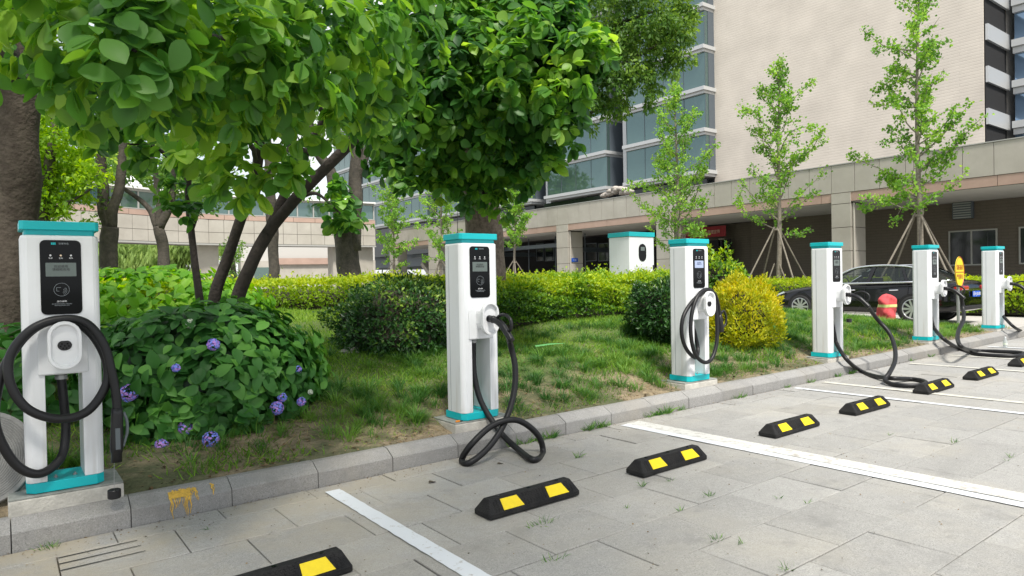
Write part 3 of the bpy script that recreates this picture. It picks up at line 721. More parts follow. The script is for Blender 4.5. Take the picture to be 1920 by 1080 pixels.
def brickmat(name, c1, c2, cm, sx, sy, axis, bump=.4):
    m = bpy.data.materials.new(name); m.use_nodes = True
    n = m.node_tree.nodes; l = m.node_tree.links; p = n['Principled BSDF']; p.inputs['Roughness'].default_value = .8
    tc = n.new('ShaderNodeTexCoord'); sp = n.new('ShaderNodeSeparateXYZ'); cb = n.new('ShaderNodeCombineXYZ')
    l.new(tc.outputs['Object'], sp.inputs[0]); l.new(sp.outputs['Y' if axis == 'Y' else 'X'], cb.inputs[0]); l.new(sp.outputs['Z'], cb.inputs[1])
    br = n.new('ShaderNodeTexBrick'); br.inputs['Scale'].default_value = 1; br.inputs['Brick Width'].default_value = sx; br.inputs['Row Height'].default_value = sy
    br.inputs['Mortar Size'].default_value = .12*sy; br.inputs['Mortar Smooth'].default_value = .3
    br.inputs['Color1'].default_value = (*c1, 1); br.inputs['Color2'].default_value = (*c2, 1); br.inputs['Mortar'].default_value = (*cm, 1)
    l.new(cb.outputs[0], br.inputs['Vector'])
    t = n.new('ShaderNodeTexNoise'); t.inputs['Scale'].default_value = .35; t.inputs['Detail'].default_value = 6; l.new(tc.outputs['Object'], t.inputs['Vector'])
    mr = n.new('ShaderNodeMapRange'); mr.inputs[1].default_value = .3; mr.inputs[2].default_value = .7; mr.inputs[3].default_value = .88; mr.inputs[4].default_value = 1.08; l.new(t.outputs['Fac'], mr.inputs[0])
    vm = n.new('ShaderNodeVectorMath'); vm.operation = 'SCALE'; l.new(br.outputs['Color'], vm.inputs[0]); l.new(mr.outputs[0], vm.inputs[3]); l.new(vm.outputs[0], p.inputs['Base Color'])
    b = n.new('ShaderNodeBump'); b.inputs['Strength'].default_value = bump; b.inputs['Distance'].default_value = .02; b.invert = True
    l.new(br.outputs['Fac'], b.inputs['Height']); l.new(b.outputs[0], p.inputs['Normal'])
    return m
M['tile'] = brickmat('pinkish_tile_wall', (.68, .62, .54), (.67, .61, .53), (.635, .575, .50), 6.4, .22, 'Y', .5)
M['tile_dark'] = brickmat('grey_brick_wall', (.125, .105, .082), (.118, .10, .078), (.10, .084, .066), .5, .13, 'Y')

def panels(b, Xf, y0, y1, z0, z1, step, gap=.018, th=.05, off=0):
    "cladding panels in the plane X=Xf"
    y = y0-off
    while y < y1-.01:
        a, c = max(y, y0)+gap/2, min(y+step, y1)-gap/2
        if c-a > .05: b.box(Xf, Xf+th, a, c, z0+gap/2, z1-gap/2)
        y += step
# --- low colonnade building
root = empty('colonnade_building', (28, 30, .42)); tag(root, 'low beige stone building with a pink beam, square columns and a shaded walkway', 'building')
def W(bm_, name, m, parent=root, **k):
    "geometry given in world metres, parented with the offset taken out"
    o = bm_.build(name, m, parent, **k)
    p = parent; off = Vector((0, 0, 0))
    while p: off += p.location; p = p.parent
    o.data.transform(Matrix.Translation(-off)); return o
Yr, Yl = 3.0, 55.3
b = MB(); b.box(28.04, 53, Yr, Yl, 4.42, 5.97); W(b, 'roof_slab', 'dark_joint')
b = MB(); panels(b, 28.0, Yr, Yl, 4.80, 5.97, .975, off=.93); W(b, 'parapet', 'stone', bevel=.004)
b = MB(); b.box(27.97, 28.4, Yr, Yl, 5.972, 6.01); W(b, 'coping', 'frame')
b = MB(); panels(b, 28.02, Yr, Yl, 4.42, 4.80, 3.2, off=.6); W(b, 'beam', 'pink')
b = MB(); b.box(28.1, 33, Yr, Yl, 4.405, 4.418); W(b, 'soffit', 'soffit')
wz = (4.40)
b = MB(); b.box(33.0, 33.4, Yr, 21.9, .3, wz); W(b, 'back_wall', 'tile_dark')
b = MB(); b.box(33.5, 33.9, 21.9, Yl, .3, 2.0); b.box(33.5, 33.9, 21.9, 25.2, 2.0, 4.4); W(b, 'back_wall', 'tile_dark')
b = MB(); b.box(34.0, 34.1, 24.2, Yl, 1.6, 4.4); W(b, 'dark_recess', 'void')
for k, (ya, yb) in enumerate([(13.94, 14.75), (23.35, 24.3), (31.35, 32.42), (39.9, 40.9), (47.2, 48.4), (54.3, 55.3)]):
    b = MB(); b.box(28.03, 29.2, ya+.02, yb-.02, .3, 4.41); co = W(b, 'column', 'dark_joint')
    b = MB(); z = .42
    while z < 4.79:
        z1 = min(z+.98, 4.795)
        b.box(28.0-.012, 28.04, ya, yb, z+.012, z1-.012)
        if z1 < 4.5 or z < 4.3: b.box(28.06, 29.2, ya-.012, ya+.025, z+.012, min(z1-.012, 4.40))
        z += .98
    W(b, 'column_cladding', 'stone', co, bevel=.004)
    if k < 3:
        b = MB(); b.tube([(28.12, ya-.07, .42), (28.12, ya-.07, 4.35)], .045, 8); W(b, 'downpipe', 'stone', co)
# windows in the back wall
def win(y0, y1, z0, z1, mull, X=33.0, par=root, gl='glass_dark', fm='frame', t=.06):
    f = MB(); f.box(X-.05, X+.02, y0-t, y0, z0-t, z1+t); f.box(X-.05, X+.02, y1, y1+t, z0-t, z1+t); f.box(X-.05, X+.02, y0, y1, z0-t, z0); f.box(X-.05, X+.02, y0, y1, z1, z1+t)
    for m_ in mull: f.box(X-.05, X+.02, m_-.03, m_+.03, z0, z1)
    fo = W(f, 'window', fm, par)
    cuts = [y0]+list(mull)+[y1]
    for a, c in zip(cuts, cuts[1:]):
        g = MB(); g.box(X-.03, X-.012, a+.031*(a != y0), c-.031*(c != y1), z0+.001, z1-.001); W(g, 'pane', gl, fo)
    return fo
p0, p1, pm = at(1782, 436, X=33), at(1868, 494, X=33), at(1822, 436, X=33)
win(p1.y, p0.y, p1.z, p0.z, [pm.y])
p0 = at(1914, 432, X=33); win(p0.y-1.9, p0.y, p1.z, at(1782, 436, X=33).z, [p0.y-.95])
p0, p1 = at(1789, 381, X=33), at(1827, 409, X=33)
b = MB(); b.box(32.78, 32.99, p1.y, p0.y, p1.z, p0.z); vo = W(b, 'ventilator', 'alu_dark', bevel=.01)
b = MB()
for k in range(7): z = p1.z+.05+(p0.z-p1.z-.1)*k/6; b.box(32.74, 32.775, p1.y+.05, p0.y-.05, z-.025, z+.02)
W(b, 'louvre', 'steel', vo)
# dark shop fronts and stair under the far colonnade
for (x0, x1, yt, yb_) in ((1097, 1118, 458, 488), (1122, 1140, 458, 488), (1006, 1018, 458, 488), (1022, 1038, 458, 488)):
    a, c = at(x0, yt, X=33.4), at(x1, yb_, X=33.4); win(c.y, a.y, c.z, a.z, [], X=33.45, t=.05, fm='alu_dark')
b = MB(); b.box(29.5, 29.8, 33, 54, 3.55, 3.8); b.box(29.4, 33.4, 33.2, 33.4, 3.2, 3.5); b.box(29.4, 33.4, 41.2, 41.4, 3.2, 3.5)
for k in range(7): b.box(31-.03, 31+.03, 33+k*3, 33.06+k*3, .4, 4.4)
W(b, 'pipe_rack', 'alu_dark')
b = MB(); b.box(29.6, 30.4, 49.2, 53.4, 0, .35, Matrix.Translation((0, 0, .4))@Matrix.Translation((0, 49.2, 0))@Matrix.Rotation(math.radians(36), 4, 'X')@Matrix.Translation((0, -49.2, 0))); W(b, 'stair_flight', 'stone')

# banner, plaque and blue sign
p0, p1 = at(1270, 429, X=32.9), at(1361, 444, X=32.9); zt, zb = at(1355, 423, X=32.9).z, at(1355, 443, X=32.9).z
M['banner'] = mat('red_banner', (.30, .02, .03), .7, noise_amt=.1); M['banner_ink'] = mat('banner_lettering', (.70, .52, .40), .7)
ban = empty('banner', (32.9, (p0.y+p1.y)/2, (zt+zb)/2)); tag(ban, 'dark red cloth banner with pale lettering over the dark doorway', 'banner')
hw = abs(p0.y-p1.y)/2
b = MB(); n = 24; vs = []
for k in range(n+1):
    y = -hw+2*hw*k/n; xx = .03*math.sin(k*.9); vs += [(xx, y, -(zt-zb)/2), (xx, y, (zt-zb)/2), (xx+.015, y, -(zt-zb)/2), (xx+.015, y, (zt-zb)/2)]
b.add(vs, [(4*k, 4*k+1, 4*k+5, 4*k+4) for k in range(n)]+[(4*k+2, 4*k+6, 4*k+7, 4*k+3) for k in range(n)]+[(4*k+1, 4*k+3, 4*k+7, 4*k+5) for k in range(n)]+[(4*k, 4*k+4, 4*k+6, 4*k+2) for k in range(n)]); b.build('cloth', 'banner', ban)
text_obj('lettering', '某市信用人才公示云管理宣传', hw*2/14.6, 'banner_ink', ban, (-.06, 0, -.03), rot=(math.pi/2, 0, -math.pi/2), depth=.004, sx=.9)
p0, p1 = at(1347, 447, X=32.92), at(1358, 496, X=32.92)
M['plaque'] = mat('brass_grey_plaque', (.20, .19, .15), .5)
pq = empty('name_plaque', (32.95, (p0.y+p1.y)/2, (p0.z+p1.z)/2)); tag(pq, 'tall narrow wall plaque with upright black characters beside the dark doorway', 'plaque')
b = MB(); h2 = (p0.z-p1.z)/2; b.box(-.02, .04, -.2, .2, -h2, h2); b.build('board', 'plaque', pq, bevel=.01)
for k, ch_ in enumerate('信息中心办公楼'): text_obj('character', ch_, .2, 'plug', pq, (-.026, 0, h2-.2-k*(2*h2-.35)/6.3), rot=(math.pi/2, 0, -math.pi/2), depth=.002)
b = MB(); dr = empty('doorway', (33, 23.6, .42)); b.box(32.93, 33.0, 23.2, 24.9, .42, 3.5); b2 = W(b, 'opening', 'void', dr); tag(dr, 'dark open doorway under the red banner', 'doorway')
p0, p1 = at(1071, 484, Y=31.33), at(1083, 491, Y=31.33)
M['blue_sign'] = mat('blue_enamel_sign', (.02, .09, .45), .4)
bs = empty('direction_sign', ((p0.x+p1.x)/2, 31.31, (p0.z+p1.z)/2)); tag(bs, 'small blue sign with a white arrow on a column side', 'sign')
hx, hz_ = abs(p1.x-p0.x)/2, (p0.z-p1.z)/2; b = MB(); b.box(-hx, hx, -.02, .0, -hz_, hz_); b.build('board', 'blue_sign', bs)
text_obj('lettering', '← 出口', hz_*1.1, 'ink', bs, (0, -.022, 0), depth=.002, sx=.8)

# --- tiled tower block behind
XT = 54.6
yL, yR = at(1338.5, 200, X=XT).y, at(1844, 100, X=XT).y
tb = empty('tower_block', (XT, (yL+yR)/2, .4)); tag(tb, 'tall windowless tower of pale pinkish tiles rising behind the colonnade', 'building')
b = MB(); b.box(XT, XT+22, yR, yL, 4, 46); W(b, 'wall', 'tile', tb)
b = MB(); b.box(XT-.03, XT+22.05, yL-.01, yL+.06, 4, 46); W(b, 'corner_trim', 'dark_joint', tb)
# balcony side to the right: flat dark slab coloured as shaded recesses, pale spandrels running back
XB = at(1884, 100, Y=yR).x
b = MB(); b.box(XT+.1, XB, yR-.08, yR-.01, 4, 46); W(b, 'balcony_shade', 'void', tb)
zs = [at(1843, y, X=XT).z for y in (45, 123.5, 203.5)]; dz = (zs[0]-zs[2])/2; th = dz*.38
k = -2
while zs[0]+dz*k < 44:
    z1 = zs[0]+dz*k
    if z1 > 8: b = MB(); b.box(XT+.1, XB+.3, yR-.26, yR-.09, z1-th, z1); W(b, 'balcony_front', 'alu', tb)
    k += 1
gt = empty('glass_tower', (XB, yR-8, .4)); tag(gt, 'blue glass tower with pale ledges at the upper right edge', 'building')
b = MB(); b.box(XB, XB+15, -8, yR-.6, 4, 46); W(b, 'curtain_wall', 'glass_blue', gt)
k = -2
while zs[0]+dz*k < 44:
    z1 = zs[0]+dz*k-.55
    if z1 > 8:
        b = MB(); b.box(XB-.5, XB, -8, yR-.55, z1-.5, z1); b.box(XB-.3, XB, -8, yR-.57, z1-.95, z1-.51); W(b, 'ledge', 'alu', gt)
    k += 1
b = MB()
for y in np.arange(-8, yR-.6, 2.2): b.box(XB-.06, XB-.002, y, y+.07, 4, 46)
b.box(XB-.07, XB-.003, yR-1.8, yR-1.7, 4, 46)
tag(W(b, 'mullions', 'alu_dark', gt), kind='stuff')

# --- glass office wing with stepped bays
XG = 53.0
gb = empty('glass_wing', (XG, 60, .4)); tag(gb, 'office wing of stepped green glass bays with pale metal ledges behind the trees', 'building')
yb0 = at(1320, 200, X=XG).y; yb0l = at(1172, 275, X=XG).y; per = at(1135, 290, X=XG).y-yb0
lv = [at(1134, 282, X=XG).z, at(1140, 348, X=XG).z]; fl = lv[0]-lv[1]
b = MB(); b.box(XG+3.0, XG+20, yb0, yb0+per*7, 4, 46); W(b, 'core_wall', 'alu_dark', gb)
for k in range(7):
    ya, yb_ = yb0+per*k, yb0l+per*k
    for j in range(-1, 8):
        z0 = lv[1]+fl*j
        if j == -1:
            g = MB(); g.box(XG+.9, XG+1.2, ya+.5, yb_+1.5, 5.9, lv[1]-.75); W(g, 'glazing', 'glass_dark', gb); 
        else:
            g = MB(); wob = .12*math.sin(k*3+j*2.1)
            g.add([(XG+.25, ya, z0), (XG+.25+wob*.3, yb_, z0), (XG+.25, yb_, z0+fl-.62), (XG+.25+wob*.2, ya, z0+fl-.62), (XG+3, ya, z0), (XG+3, yb_, z0), (XG+3, yb_, z0+fl-.62), (XG+3, ya, z0+fl-.62)],
                  [(0, 1, 2, 3), (0, 3, 7, 4), (1, 5, 6, 2), (3, 2, 6, 7), (0, 4, 5, 1)])
            go = W(g, 'glazing', 'glass', gb)
            m_ = MB()
            for q in range(5): y = ya+(yb_-ya)*q/4; m_.box(XG+.22, XG+.245, y-.02, y+.02, z0, z0+fl-.62)
            tag(W(m_, 'mullions', 'alu_dark', go), kind='stuff')
            r_ = MB(); r_.box(XG+.7, XG+2.9, ya-.04, ya-.005, z0, z0+fl-.62); W(r_, 'side_panel', 'alu_dark', go)
        ld = MB(); ld.box(XG-.25, XG+3.0, ya-.2, yb_+.2, z0+fl-.36, z0+fl-.02) if j >= 0 else ld.box(XG-.25, XG+3.0, ya-.2, yb_+.2, lv[1]-.36, lv[1]-.02)
        zt_ = (z0+fl if j >= 0 else lv[1])
        ld.box(XG, XG+3.0, ya-.05, yb_+.05, zt_-.62, zt_-.365); W(ld, 'ledge', 'alu', gb)
    c_ = MB(); c_.box(XG+1.0, XG+1.9, yb_+.35, yb_+1.25, 5.9, 46); W(c_, 'pier', 'alu', gb)
# rubble lying on the parapet
M['rubble'] = mat('pale_rubble', (.42, .38, .34), .9, noise_amt=.2, noise_scale=10)
rb = empty('rubble_heap', tuple(at(1155, 362, X=30.0))); tag(rb, 'low heap of pale rubble bags on the podium roof under the glass wing', 'rubble heap')
b = MB(); random.seed(11)
for k in range(26):
    y = (random.random()-.5)*2.2; z = max(0, (.5-abs(y)*.38))*random.random(); r_ = .16+.1*random.random()
    me_ = [(r_*1.4*random.uniform(.8, 1.1)*math.cos(t)*math.cos(p)+random.uniform(-.2, .2)*0, y+r_*math.sin(t)*math.cos(p)*1.3, z-.1+r_*.6*math.sin(p)) for p in (-1.2, -.4, .4, 1.2) for t in np.linspace(0, 2*math.pi, 7)[:-1]]
    b.add(me_, [(i*6+q, i*6+(q+1) % 6, (i+1)*6+(q+1) % 6, (i+1)*6+q) for i in range(3) for q in range(6)]+[(0, 1, 2, 3, 4, 5), (18, 19, 20, 21, 22, 23)])
b.build('rubble', 'rubble', rb, smooth=True)

# --- covered footbridge on the left, with its rounded corner
zB, zM, zP, zPt, zW = 4.7, 5.55, 6.55, 6.95, 8.3
A_ = at(704, 440, D=60.5); K_ = at(372, 440, D=52.5); L_ = at(-60, 440, D=39.5)
fb = empty('covered_footbridge', (K_.x, K_.y, 0)); tag(fb, 'covered footbridge of beige panels with a pink band and a row of windows', 'footbridge')
def poly_path():
    a, k, l = [Vector((p.x, p.y, 0)) for p in (A_, K_, L_)]
    d1 = (a-k).normalized(); d2 = (l-k).normalized(); p1, p2 = k+d1*3.5, k+d2*3.5; out = [a]
    for i in range(9): t = i/8; out.append(p1*(1-t)**2+k*2*t*(1-t)+p2*t*t)
    return out+[l]
PP = poly_path()
def seglen(P): s_ = [0]; [s_.append(s_[-1]+(q-p).length) for p, q in zip(P, P[1:])]; return s_
SL = seglen(PP)
def along(s_):
    for i in range(len(PP)-1):
        if s_ <= SL[i+1] or i == len(PP)-2:
            t = (s_-SL[i])/(SL[i+1]-SL[i]); p = PP[i].lerp(PP[i+1], t); d = (PP[i+1]-PP[i]).normalized(); nn = Vector((d.y, -d.x, 0))
            if nn.dot(Vector((0, -1, 0))) < 0: nn = -nn
            return p, nn
def strip(b, s0, s1, z0, z1, off=0, th=.08):
    n = max(1, int((s1-s0)/.9)); vs = []
    for i in range(n+1):
        p, nn = along(s0+(s1-s0)*i/n); q = p+nn*off; r_ = p+nn*(off-th)
        vs += [(q.x, q.y, z0), (q.x, q.y, z1), (r_.x, r_.y, z0), (r_.x, r_.y, z1)]
    fs = []
    for i in range(n): a = 4*i; fs += [(a, a+4, a+5, a+1), (a+2, a+3, a+7, a+6), (a+1, a+5, a+7, a+3), (a, a+2, a+6, a+4)]
    fs += [(0, 1, 3, 2), (4*n, 4*n+2, 4*n+3, 4*n+1)]; b.add(vs, fs)
TOT = SL[-1]
def rowp(name, m, z0, z1, step, off, gap=.03):
    b = MB(); s_ = 0
    while s_ < TOT-.2: strip(b, s_+gap/2, min(s_+step, TOT)-gap/2, z0+gap/2, z1-gap/2, off); s_ += step
    return W(b, name, m, fb)
b = MB(); strip(b, 0, TOT, zB, zPt, -.09, 4.0); W(b, 'deck', 'dark_joint', fb)
rowp('lower_panels', 'stone', zB, zM, 1.15, 0); rowp('upper_panels', 'stone', zM, zP, 1.15, 0); rowp('pink_band', 'pink', zP, zPt, 1.8, .02)
b = MB(); strip(b, 0, TOT, zB-.14, zB-.02, .1, .5); W(b, 'gutter', 'frame', fb)
b = MB(); strip(b, 0, TOT, zPt+.03, zW, -.25, .05); W(b, 'glazing', 'glass', fb)
b = MB(); s_ = 0
while s_ < TOT: strip(b, s_, s_+.1, zPt+.02, zW, -.17, .12); s_ += 1.35
strip(b, 0, TOT, zPt+.02, zPt+.1, -.15, .14); strip(b, 0, TOT, zW-.05, zW+.08, -.1, .3); W(b, 'window_mullions', 'frame', fb)
M['whiteroof'] = mat('white_roof_sheet', (.80, .80, .78), .5)
b = MB(); strip(b, 0, TOT, zW+.1, zW+.22, .2, 4.4); W(b, 'roof', 'whiteroof', fb)
for t in np.linspace(.08, .92, 7):
    p, nn = along(TOT*t); b = MB()
    b.tube([(p-nn*.4+Vector((0, 0, zW+.2))), (p-nn*1.5+Vector((0, 0, zW+1.0))), (p-nn*3.6+Vector((0, 0, zW+.3)))], .3, 6); W(b, 'roof_vault', 'whiteroof', fb)
for px, wd in ((388, 1.5), (430, .7), (628, .8), (678, 1.7), (150, 1.4)):
    D_ = 60.5-(704-px)*.0242 if px > 372 else 52.5-(372-px)*.0301
    p = at(px, 500, D=D_+1.2); b = MB(); b.box(p.x-wd/2, p.x+wd/2, p.y-.6, p.y+.6, 0, zB-.02); W(b, 'pier', 'stone', fb)
# pale building seen below the bridge
pb_ = empty('far_pavilion', tuple(at(560, 500, D=75))); pb_.location.z = 0; tag(pb_, 'pale low building with a pink band seen under the footbridge', 'building')
a, c = at(452, 500, D=74), at(704, 500, D=80)
dv = Vector((c.x-a.x, c.y-a.y, 0)); Ln = dv.length; mt = Matrix.Translation((a.x, a.y, 0))@Matrix.Rotation(math.atan2(dv.y, dv.x), 4, 'Z')
for nm, mm, bx in (('wall', 'stone', (0, Ln, 0, 8, 0, 4.0)), ('pink_band', 'pink', (Ln*.25, Ln*.78, -.3, -.01, 3.6, 4.3)), ('upper_wall', 'soffit', (0, Ln, .3, 8, 4.02, 8)), ('window', 'glass', (Ln*.09, Ln*.2, -.06, -.01, 1.4, 3.3)), ('notice_board', 'alu', (Ln*.46, Ln*.56, -.1, -.01, .9, 2.1))):
    b = MB(); b.box(*bx, mt); W(b, nm, mm, pb_)

# ================================================================== vegetation
M['bark'] = mat('grey_brown_bark', (.085, .072, .058), .9, noise_scale=9, col2=(.035, .031, .026), bump=1.0, bump_scale=22)
M['bark_dark'] = mat('smooth_dark_bark', (.055, .043, .036), .85, noise_scale=12, col2=(.03, .025, .022), bump=.6, bump_scale=30)
M['bark_brown'] = mat('brown_furrowed_bark', (.098, .079, .06), .9, noise_scale=11, col2=(.045, .033, .024), bump=1.0, bump_scale=24)
M['twig_shade'] = mat('foliage_core_dark', (.035, .032, .02), .95)  # solid core's dark colour stands for shade between the leaves
M['bark_pale'] = mat('pale_ginkgo_bark', (.26, .23, .19), .9, noise_scale=14, col2=(.15, .13, .10), bump=.6, bump_scale=40)
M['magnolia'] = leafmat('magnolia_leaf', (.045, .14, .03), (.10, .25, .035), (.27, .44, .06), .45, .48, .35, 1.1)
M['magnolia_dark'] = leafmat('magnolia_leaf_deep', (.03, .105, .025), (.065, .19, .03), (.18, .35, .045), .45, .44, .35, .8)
M['camphor'] = leafmat('camphor_leaf', (.04, .10, .02), (.09, .19, .03), (.19, .31, .05), .5, .35, .3, .8)
M['maple'] = leafmat('maple_leaf', (.12, .24, .02), (.24, .40, .03), (.38, .52, .05), .5, .5, .3, .7)
M['ginkgo'] = leafmat('ginkgo_leaf', (.08, .20, .03), (.17, .35, .05), (.32, .50, .08), .5, .4, .3, .9)
M['fresh'] = leafmat('pale_green_leaf', (.07, .16, .03), (.13, .25, .05), (.22, .34, .07), .5, .45, .3, .6)
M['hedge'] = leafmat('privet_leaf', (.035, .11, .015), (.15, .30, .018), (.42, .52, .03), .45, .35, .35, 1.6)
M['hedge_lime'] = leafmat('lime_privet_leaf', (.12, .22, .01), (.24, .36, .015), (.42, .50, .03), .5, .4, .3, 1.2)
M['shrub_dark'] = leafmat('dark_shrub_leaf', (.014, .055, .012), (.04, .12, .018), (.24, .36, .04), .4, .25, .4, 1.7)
M['gold'] = leafmat('golden_leaf', (.24, .30, .01), (.46, .46, .015), (.64, .54, .03), .5, .4, .3, 2)
M['hydrangea'] = leafmat('hydrangea_leaf', (.03, .12, .022), (.06, .20, .035), (.13, .33, .055), .5, .33, .35, 1.4)
M['hydrangea_lime'] = leafmat('bright_broad_leaf', (.08, .22, .015), (.13, .34, .02), (.24, .44, .04), .5, .4, .3, 1.4)
M['willow'] = leafmat('willow_leaf', (.14, .22, .06), (.22, .32, .09), (.32, .42, .14), .6, .4, .2, .15)
M['grass'] = leafmat('lawn_grass', (.07, .16, .02), (.13, .27, .032), (.25, .38, .06), .6, .35, .2, .55)
M['tuft'] = leafmat('tuft_grass', (.03, .10, .022), (.065, .18, .03), (.16, .30, .05), .5, .3, .3, .6)
M['straw'] = leafmat('dry_grass', (.20, .15, .07), (.32, .24, .12), (.42, .33, .18), .8, .2, .1, 1)
M['petal'] = mat('hydrangea_petal', (.20, .26, .80), .6)
M['petal_pink'] = mat('hydrangea_petal_pink', (.50, .26, .70), .6)
M['petal_white'] = mat('hydrangea_petal_white', (.62, .68, .55), .6)

ZUP = np.array([0, 0, 1.])
def rosettes(c, rad, n, ln, per=6, droop=.55, T=OBOV, shell=2.2, spread=1.0, flat=.5, rlo=0, rhi=1):
    "n twig tips through an ellipsoid, each with a whorl of leaves"
    c = np.array(c, float); rad = np.array(rad, float)*np.ones(3)
    d = unit(n); r = rng.random(n)**(1/shell); tip = c+d*r[:, None]*rad
    out = d*.6+np.array([0, 0, .25])+.35*unit(n); out /= np.linalg.norm(out, axis=1)[:, None]
    P = np.repeat(tip, per, 0); O = np.repeat(out, per, 0); N = len(P)
    side = np.cross(O, unit(N)); side /= np.linalg.norm(side, axis=1)[:, None]+1e-9
    D_ = O*.45+side*spread+np.array([0, 0, -droop])*(.4+1.2*rng.random((N, 1))); D_ /= np.linalg.norm(D_, axis=1)[:, None]
    nr = O*.7+ZUP*flat+.45*unit(N)
    sz = ln*(.42+.78*rng.random(N)**.75)
    P = P+D_*(.12*ln)+unit(N)*.04*ln
    rn = np.clip(np.repeat(rng.uniform(rlo, rhi, n), per)*.6+rng.random(N)*.4, 0, 1)
    return leaves(T, P, D_, nr, sz, rn)
def scatter(c, rad, n, ln, T=SMALL, shell=2.5, up=.3, droop=0, clump=0, lo=0, hi=1):
    c = np.array(c, float); rad = np.array(rad, float)*np.ones(3)
    if clump:
        k = max(3, n//clump); cc = unit(k)*(rng.random(k)**(1/shell))[:, None]; idx = rng.integers(0, k, n)
        q = cc[idx]+unit(n)*(rng.random(n)**.5)[:, None]*(1.15/k**.36); rr = rng.random(k)[idx]*.5+rng.random(n)*.5
    else: q = unit(n)*(rng.random(n)**(1/shell))[:, None]; rr = rng.random(n)
    D_ = unit(n)+q*.8+ZUP*(up-droop)
    return leaves(T, c+q*rad, D_, unit(n)+ZUP*.8, rng.uniform(ln*.6, ln*1.2, n), lo+(hi-lo)*rr)
def crown(name, parts, m, parent, wc=True):
    V, Fc, r = merge(parts)
    off = np.array(parent.location) if parent else 0
    me = fast_mesh(name, V-off, Fc, r, smooth=True); return link(name, me, m, parent)
def limb(parent, pts, r0, r1, m, name='limb', n=8, k=5, wob=0):
    P = catmull([Vector(p) for p in pts], k); N = len(P)
    if wob: P = [p+Vector((noise.noise(p*1.7)*wob, noise.noise(p*1.7+Vector((9, 0, 0)))*wob, 0)) for p in P]
    R_ = [(r0+(r1-r0)*i/(N-1))*(1+.09*noise.noise(p*3)) for i, p in enumerate(P)]
    b = MB(); b.tube([p-parent.location for p in P], R_, n); return b.build(name, m, parent, smooth=True)
def pxs(l): return [at(x, y, D=d) for x, y, d in l]

# ---- broad-leaved tree in front (near crown reaching over the camera's left)
base = at(420, 600, D=7.6); base.z = hzs(base.x, base.y)
t1 = empty('broadleaf_tree', tuple(base)); tag(t1, 'leaning multi-stemmed tree with large round bright leaves hanging close over the left posts', 'tree')
limb(t1, [Vector((at(392, 620, D=7.7).x, at(392, 620, D=7.7).y, base.z-.15))]+pxs([(400, 572, 7.7), (425, 490, 7.6), (452, 410, 7.4), (478, 330, 7.2), (490, 240, 6.9), (498, 120, 6.5), (505, -60, 6)]), .074, .040, 'bark_dark', 'trunk', wob=.03)
limb(t1, [Vector((at(440, 620, D=7.6).x, at(440, 620, D=7.6).y, base.z-.15))]+pxs([(442, 572, 7.6), (470, 500, 7.5), (505, 430, 7.4), (550, 378, 7.2), (612, 315, 7), (675, 245, 6.8), (720, 150, 6.5), (760, 20, 6.2)]), .086, .042, 'bark_dark', 'trunk', wob=.03)
limb(t1, pxs([(500, 438, 7.4), (535, 360, 7.3), (575, 285, 7.1), (610, 215, 6.9), (640, 120, 6.6)]), .058, .03, 'bark_dark', wob=.02)
limb(t1, [Vector((at(375, 600, D=7.5).x, at(375, 600, D=7.5).y, base.z-.1))]+pxs([(374, 560, 7.5), (362, 470, 7.4), (352, 380, 7.3), (352, 300, 7.2), (345, 200, 7), (330, 60, 6.8)]), .045, .024, 'bark_dark', 'trunk', wob=.02)
LOB = [(40, 10, 2.9, .33, 26), (180, 50, 2.9, .34, 34), (250, 95, 2.75, .24, 22), (330, 40, 3.1, .4, 44), (120, 120, 3.2, .26, 18), (175, 190, 3.3, .16, 7), (400, 110, 3.4, .38, 44), (500, 60, 3.7, .42, 46), (600, 60, 4.1, .45, 46), (560, 170, 4.0, .36, 34), (680, 60, 4.6, .5, 46), (700, 170, 4.8, .32, 22), (650, 215, 4.6, .2, 9), (430, 210, 3.8, .30, 26), (330, 190, 3.6, .26, 18), (390, 290, 4.2, .2, 10),
       (455, 335, 3.9, .16, 10), (530, 335, 3.9, .15, 9), (745, 130, 4.9, .22, 12), (530, 110, 3.6, .25, 18), (210, 160, 2.9, .14, 7), (300, 150, 3.1, .2, 12)]
DARK = [(190, 215, 6.2, .35, 22), (250, 240, 6.4, .38, 17), (300, 280, 6.6, .36, 15), (350, 300, 6.4, .3, 12), (215, 225, 6.4, .2, 6), (285, 350, 6.8, .2, 6), (340, 360, 6.8, .22, 8), (620, 395, 6.9, .17, 8), (655, 420, 7.0, .12, 5), (470, 290, 6.8, .22, 8), (545, 300, 6.8, .2, 7), (340, 400, 6.7, .18, 9), (150, 150, 5.8, .4, 26), (300, 160, 5.6, .5, 36), (450, 150, 5.4, .55, 45), (600, 140, 5.6, .5, 40), (700, 200, 6.0, .5, 46), (200, 60, 5.5, .7, 60), (380, 40, 5.4, .7, 70), (560, 20, 5.6, .7, 70), (710, 60, 5.8, .6, 60), (1, 60, 5.2, .35, 18), (385, 575, 7.4, .09, 3), (440, 565, 7.2, .08, 3), (60, -60, 4.6, .6, 40)]
TOP = [(100, -250, 3.6, .9, 60), (350, -250, 4.2, 1.0, 80), (600, -260, 5.0, 1.1, 90), (300, -600, 5.5, 1.3, 80), (650, -500, 6.4, 1.3, 70)]
pr = [rosettes(at(x, y, D=d), r, int(n*1.12), .122, 6, droop=.75, rlo=.15, rhi=1.1) for x, y, d, r, n in LOB]
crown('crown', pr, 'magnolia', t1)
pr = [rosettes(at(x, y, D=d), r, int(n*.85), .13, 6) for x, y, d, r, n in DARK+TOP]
crown('inner_crown', pr, 'magnolia_dark', t1)  # inner leaves coloured darker to stand for shade within the crown
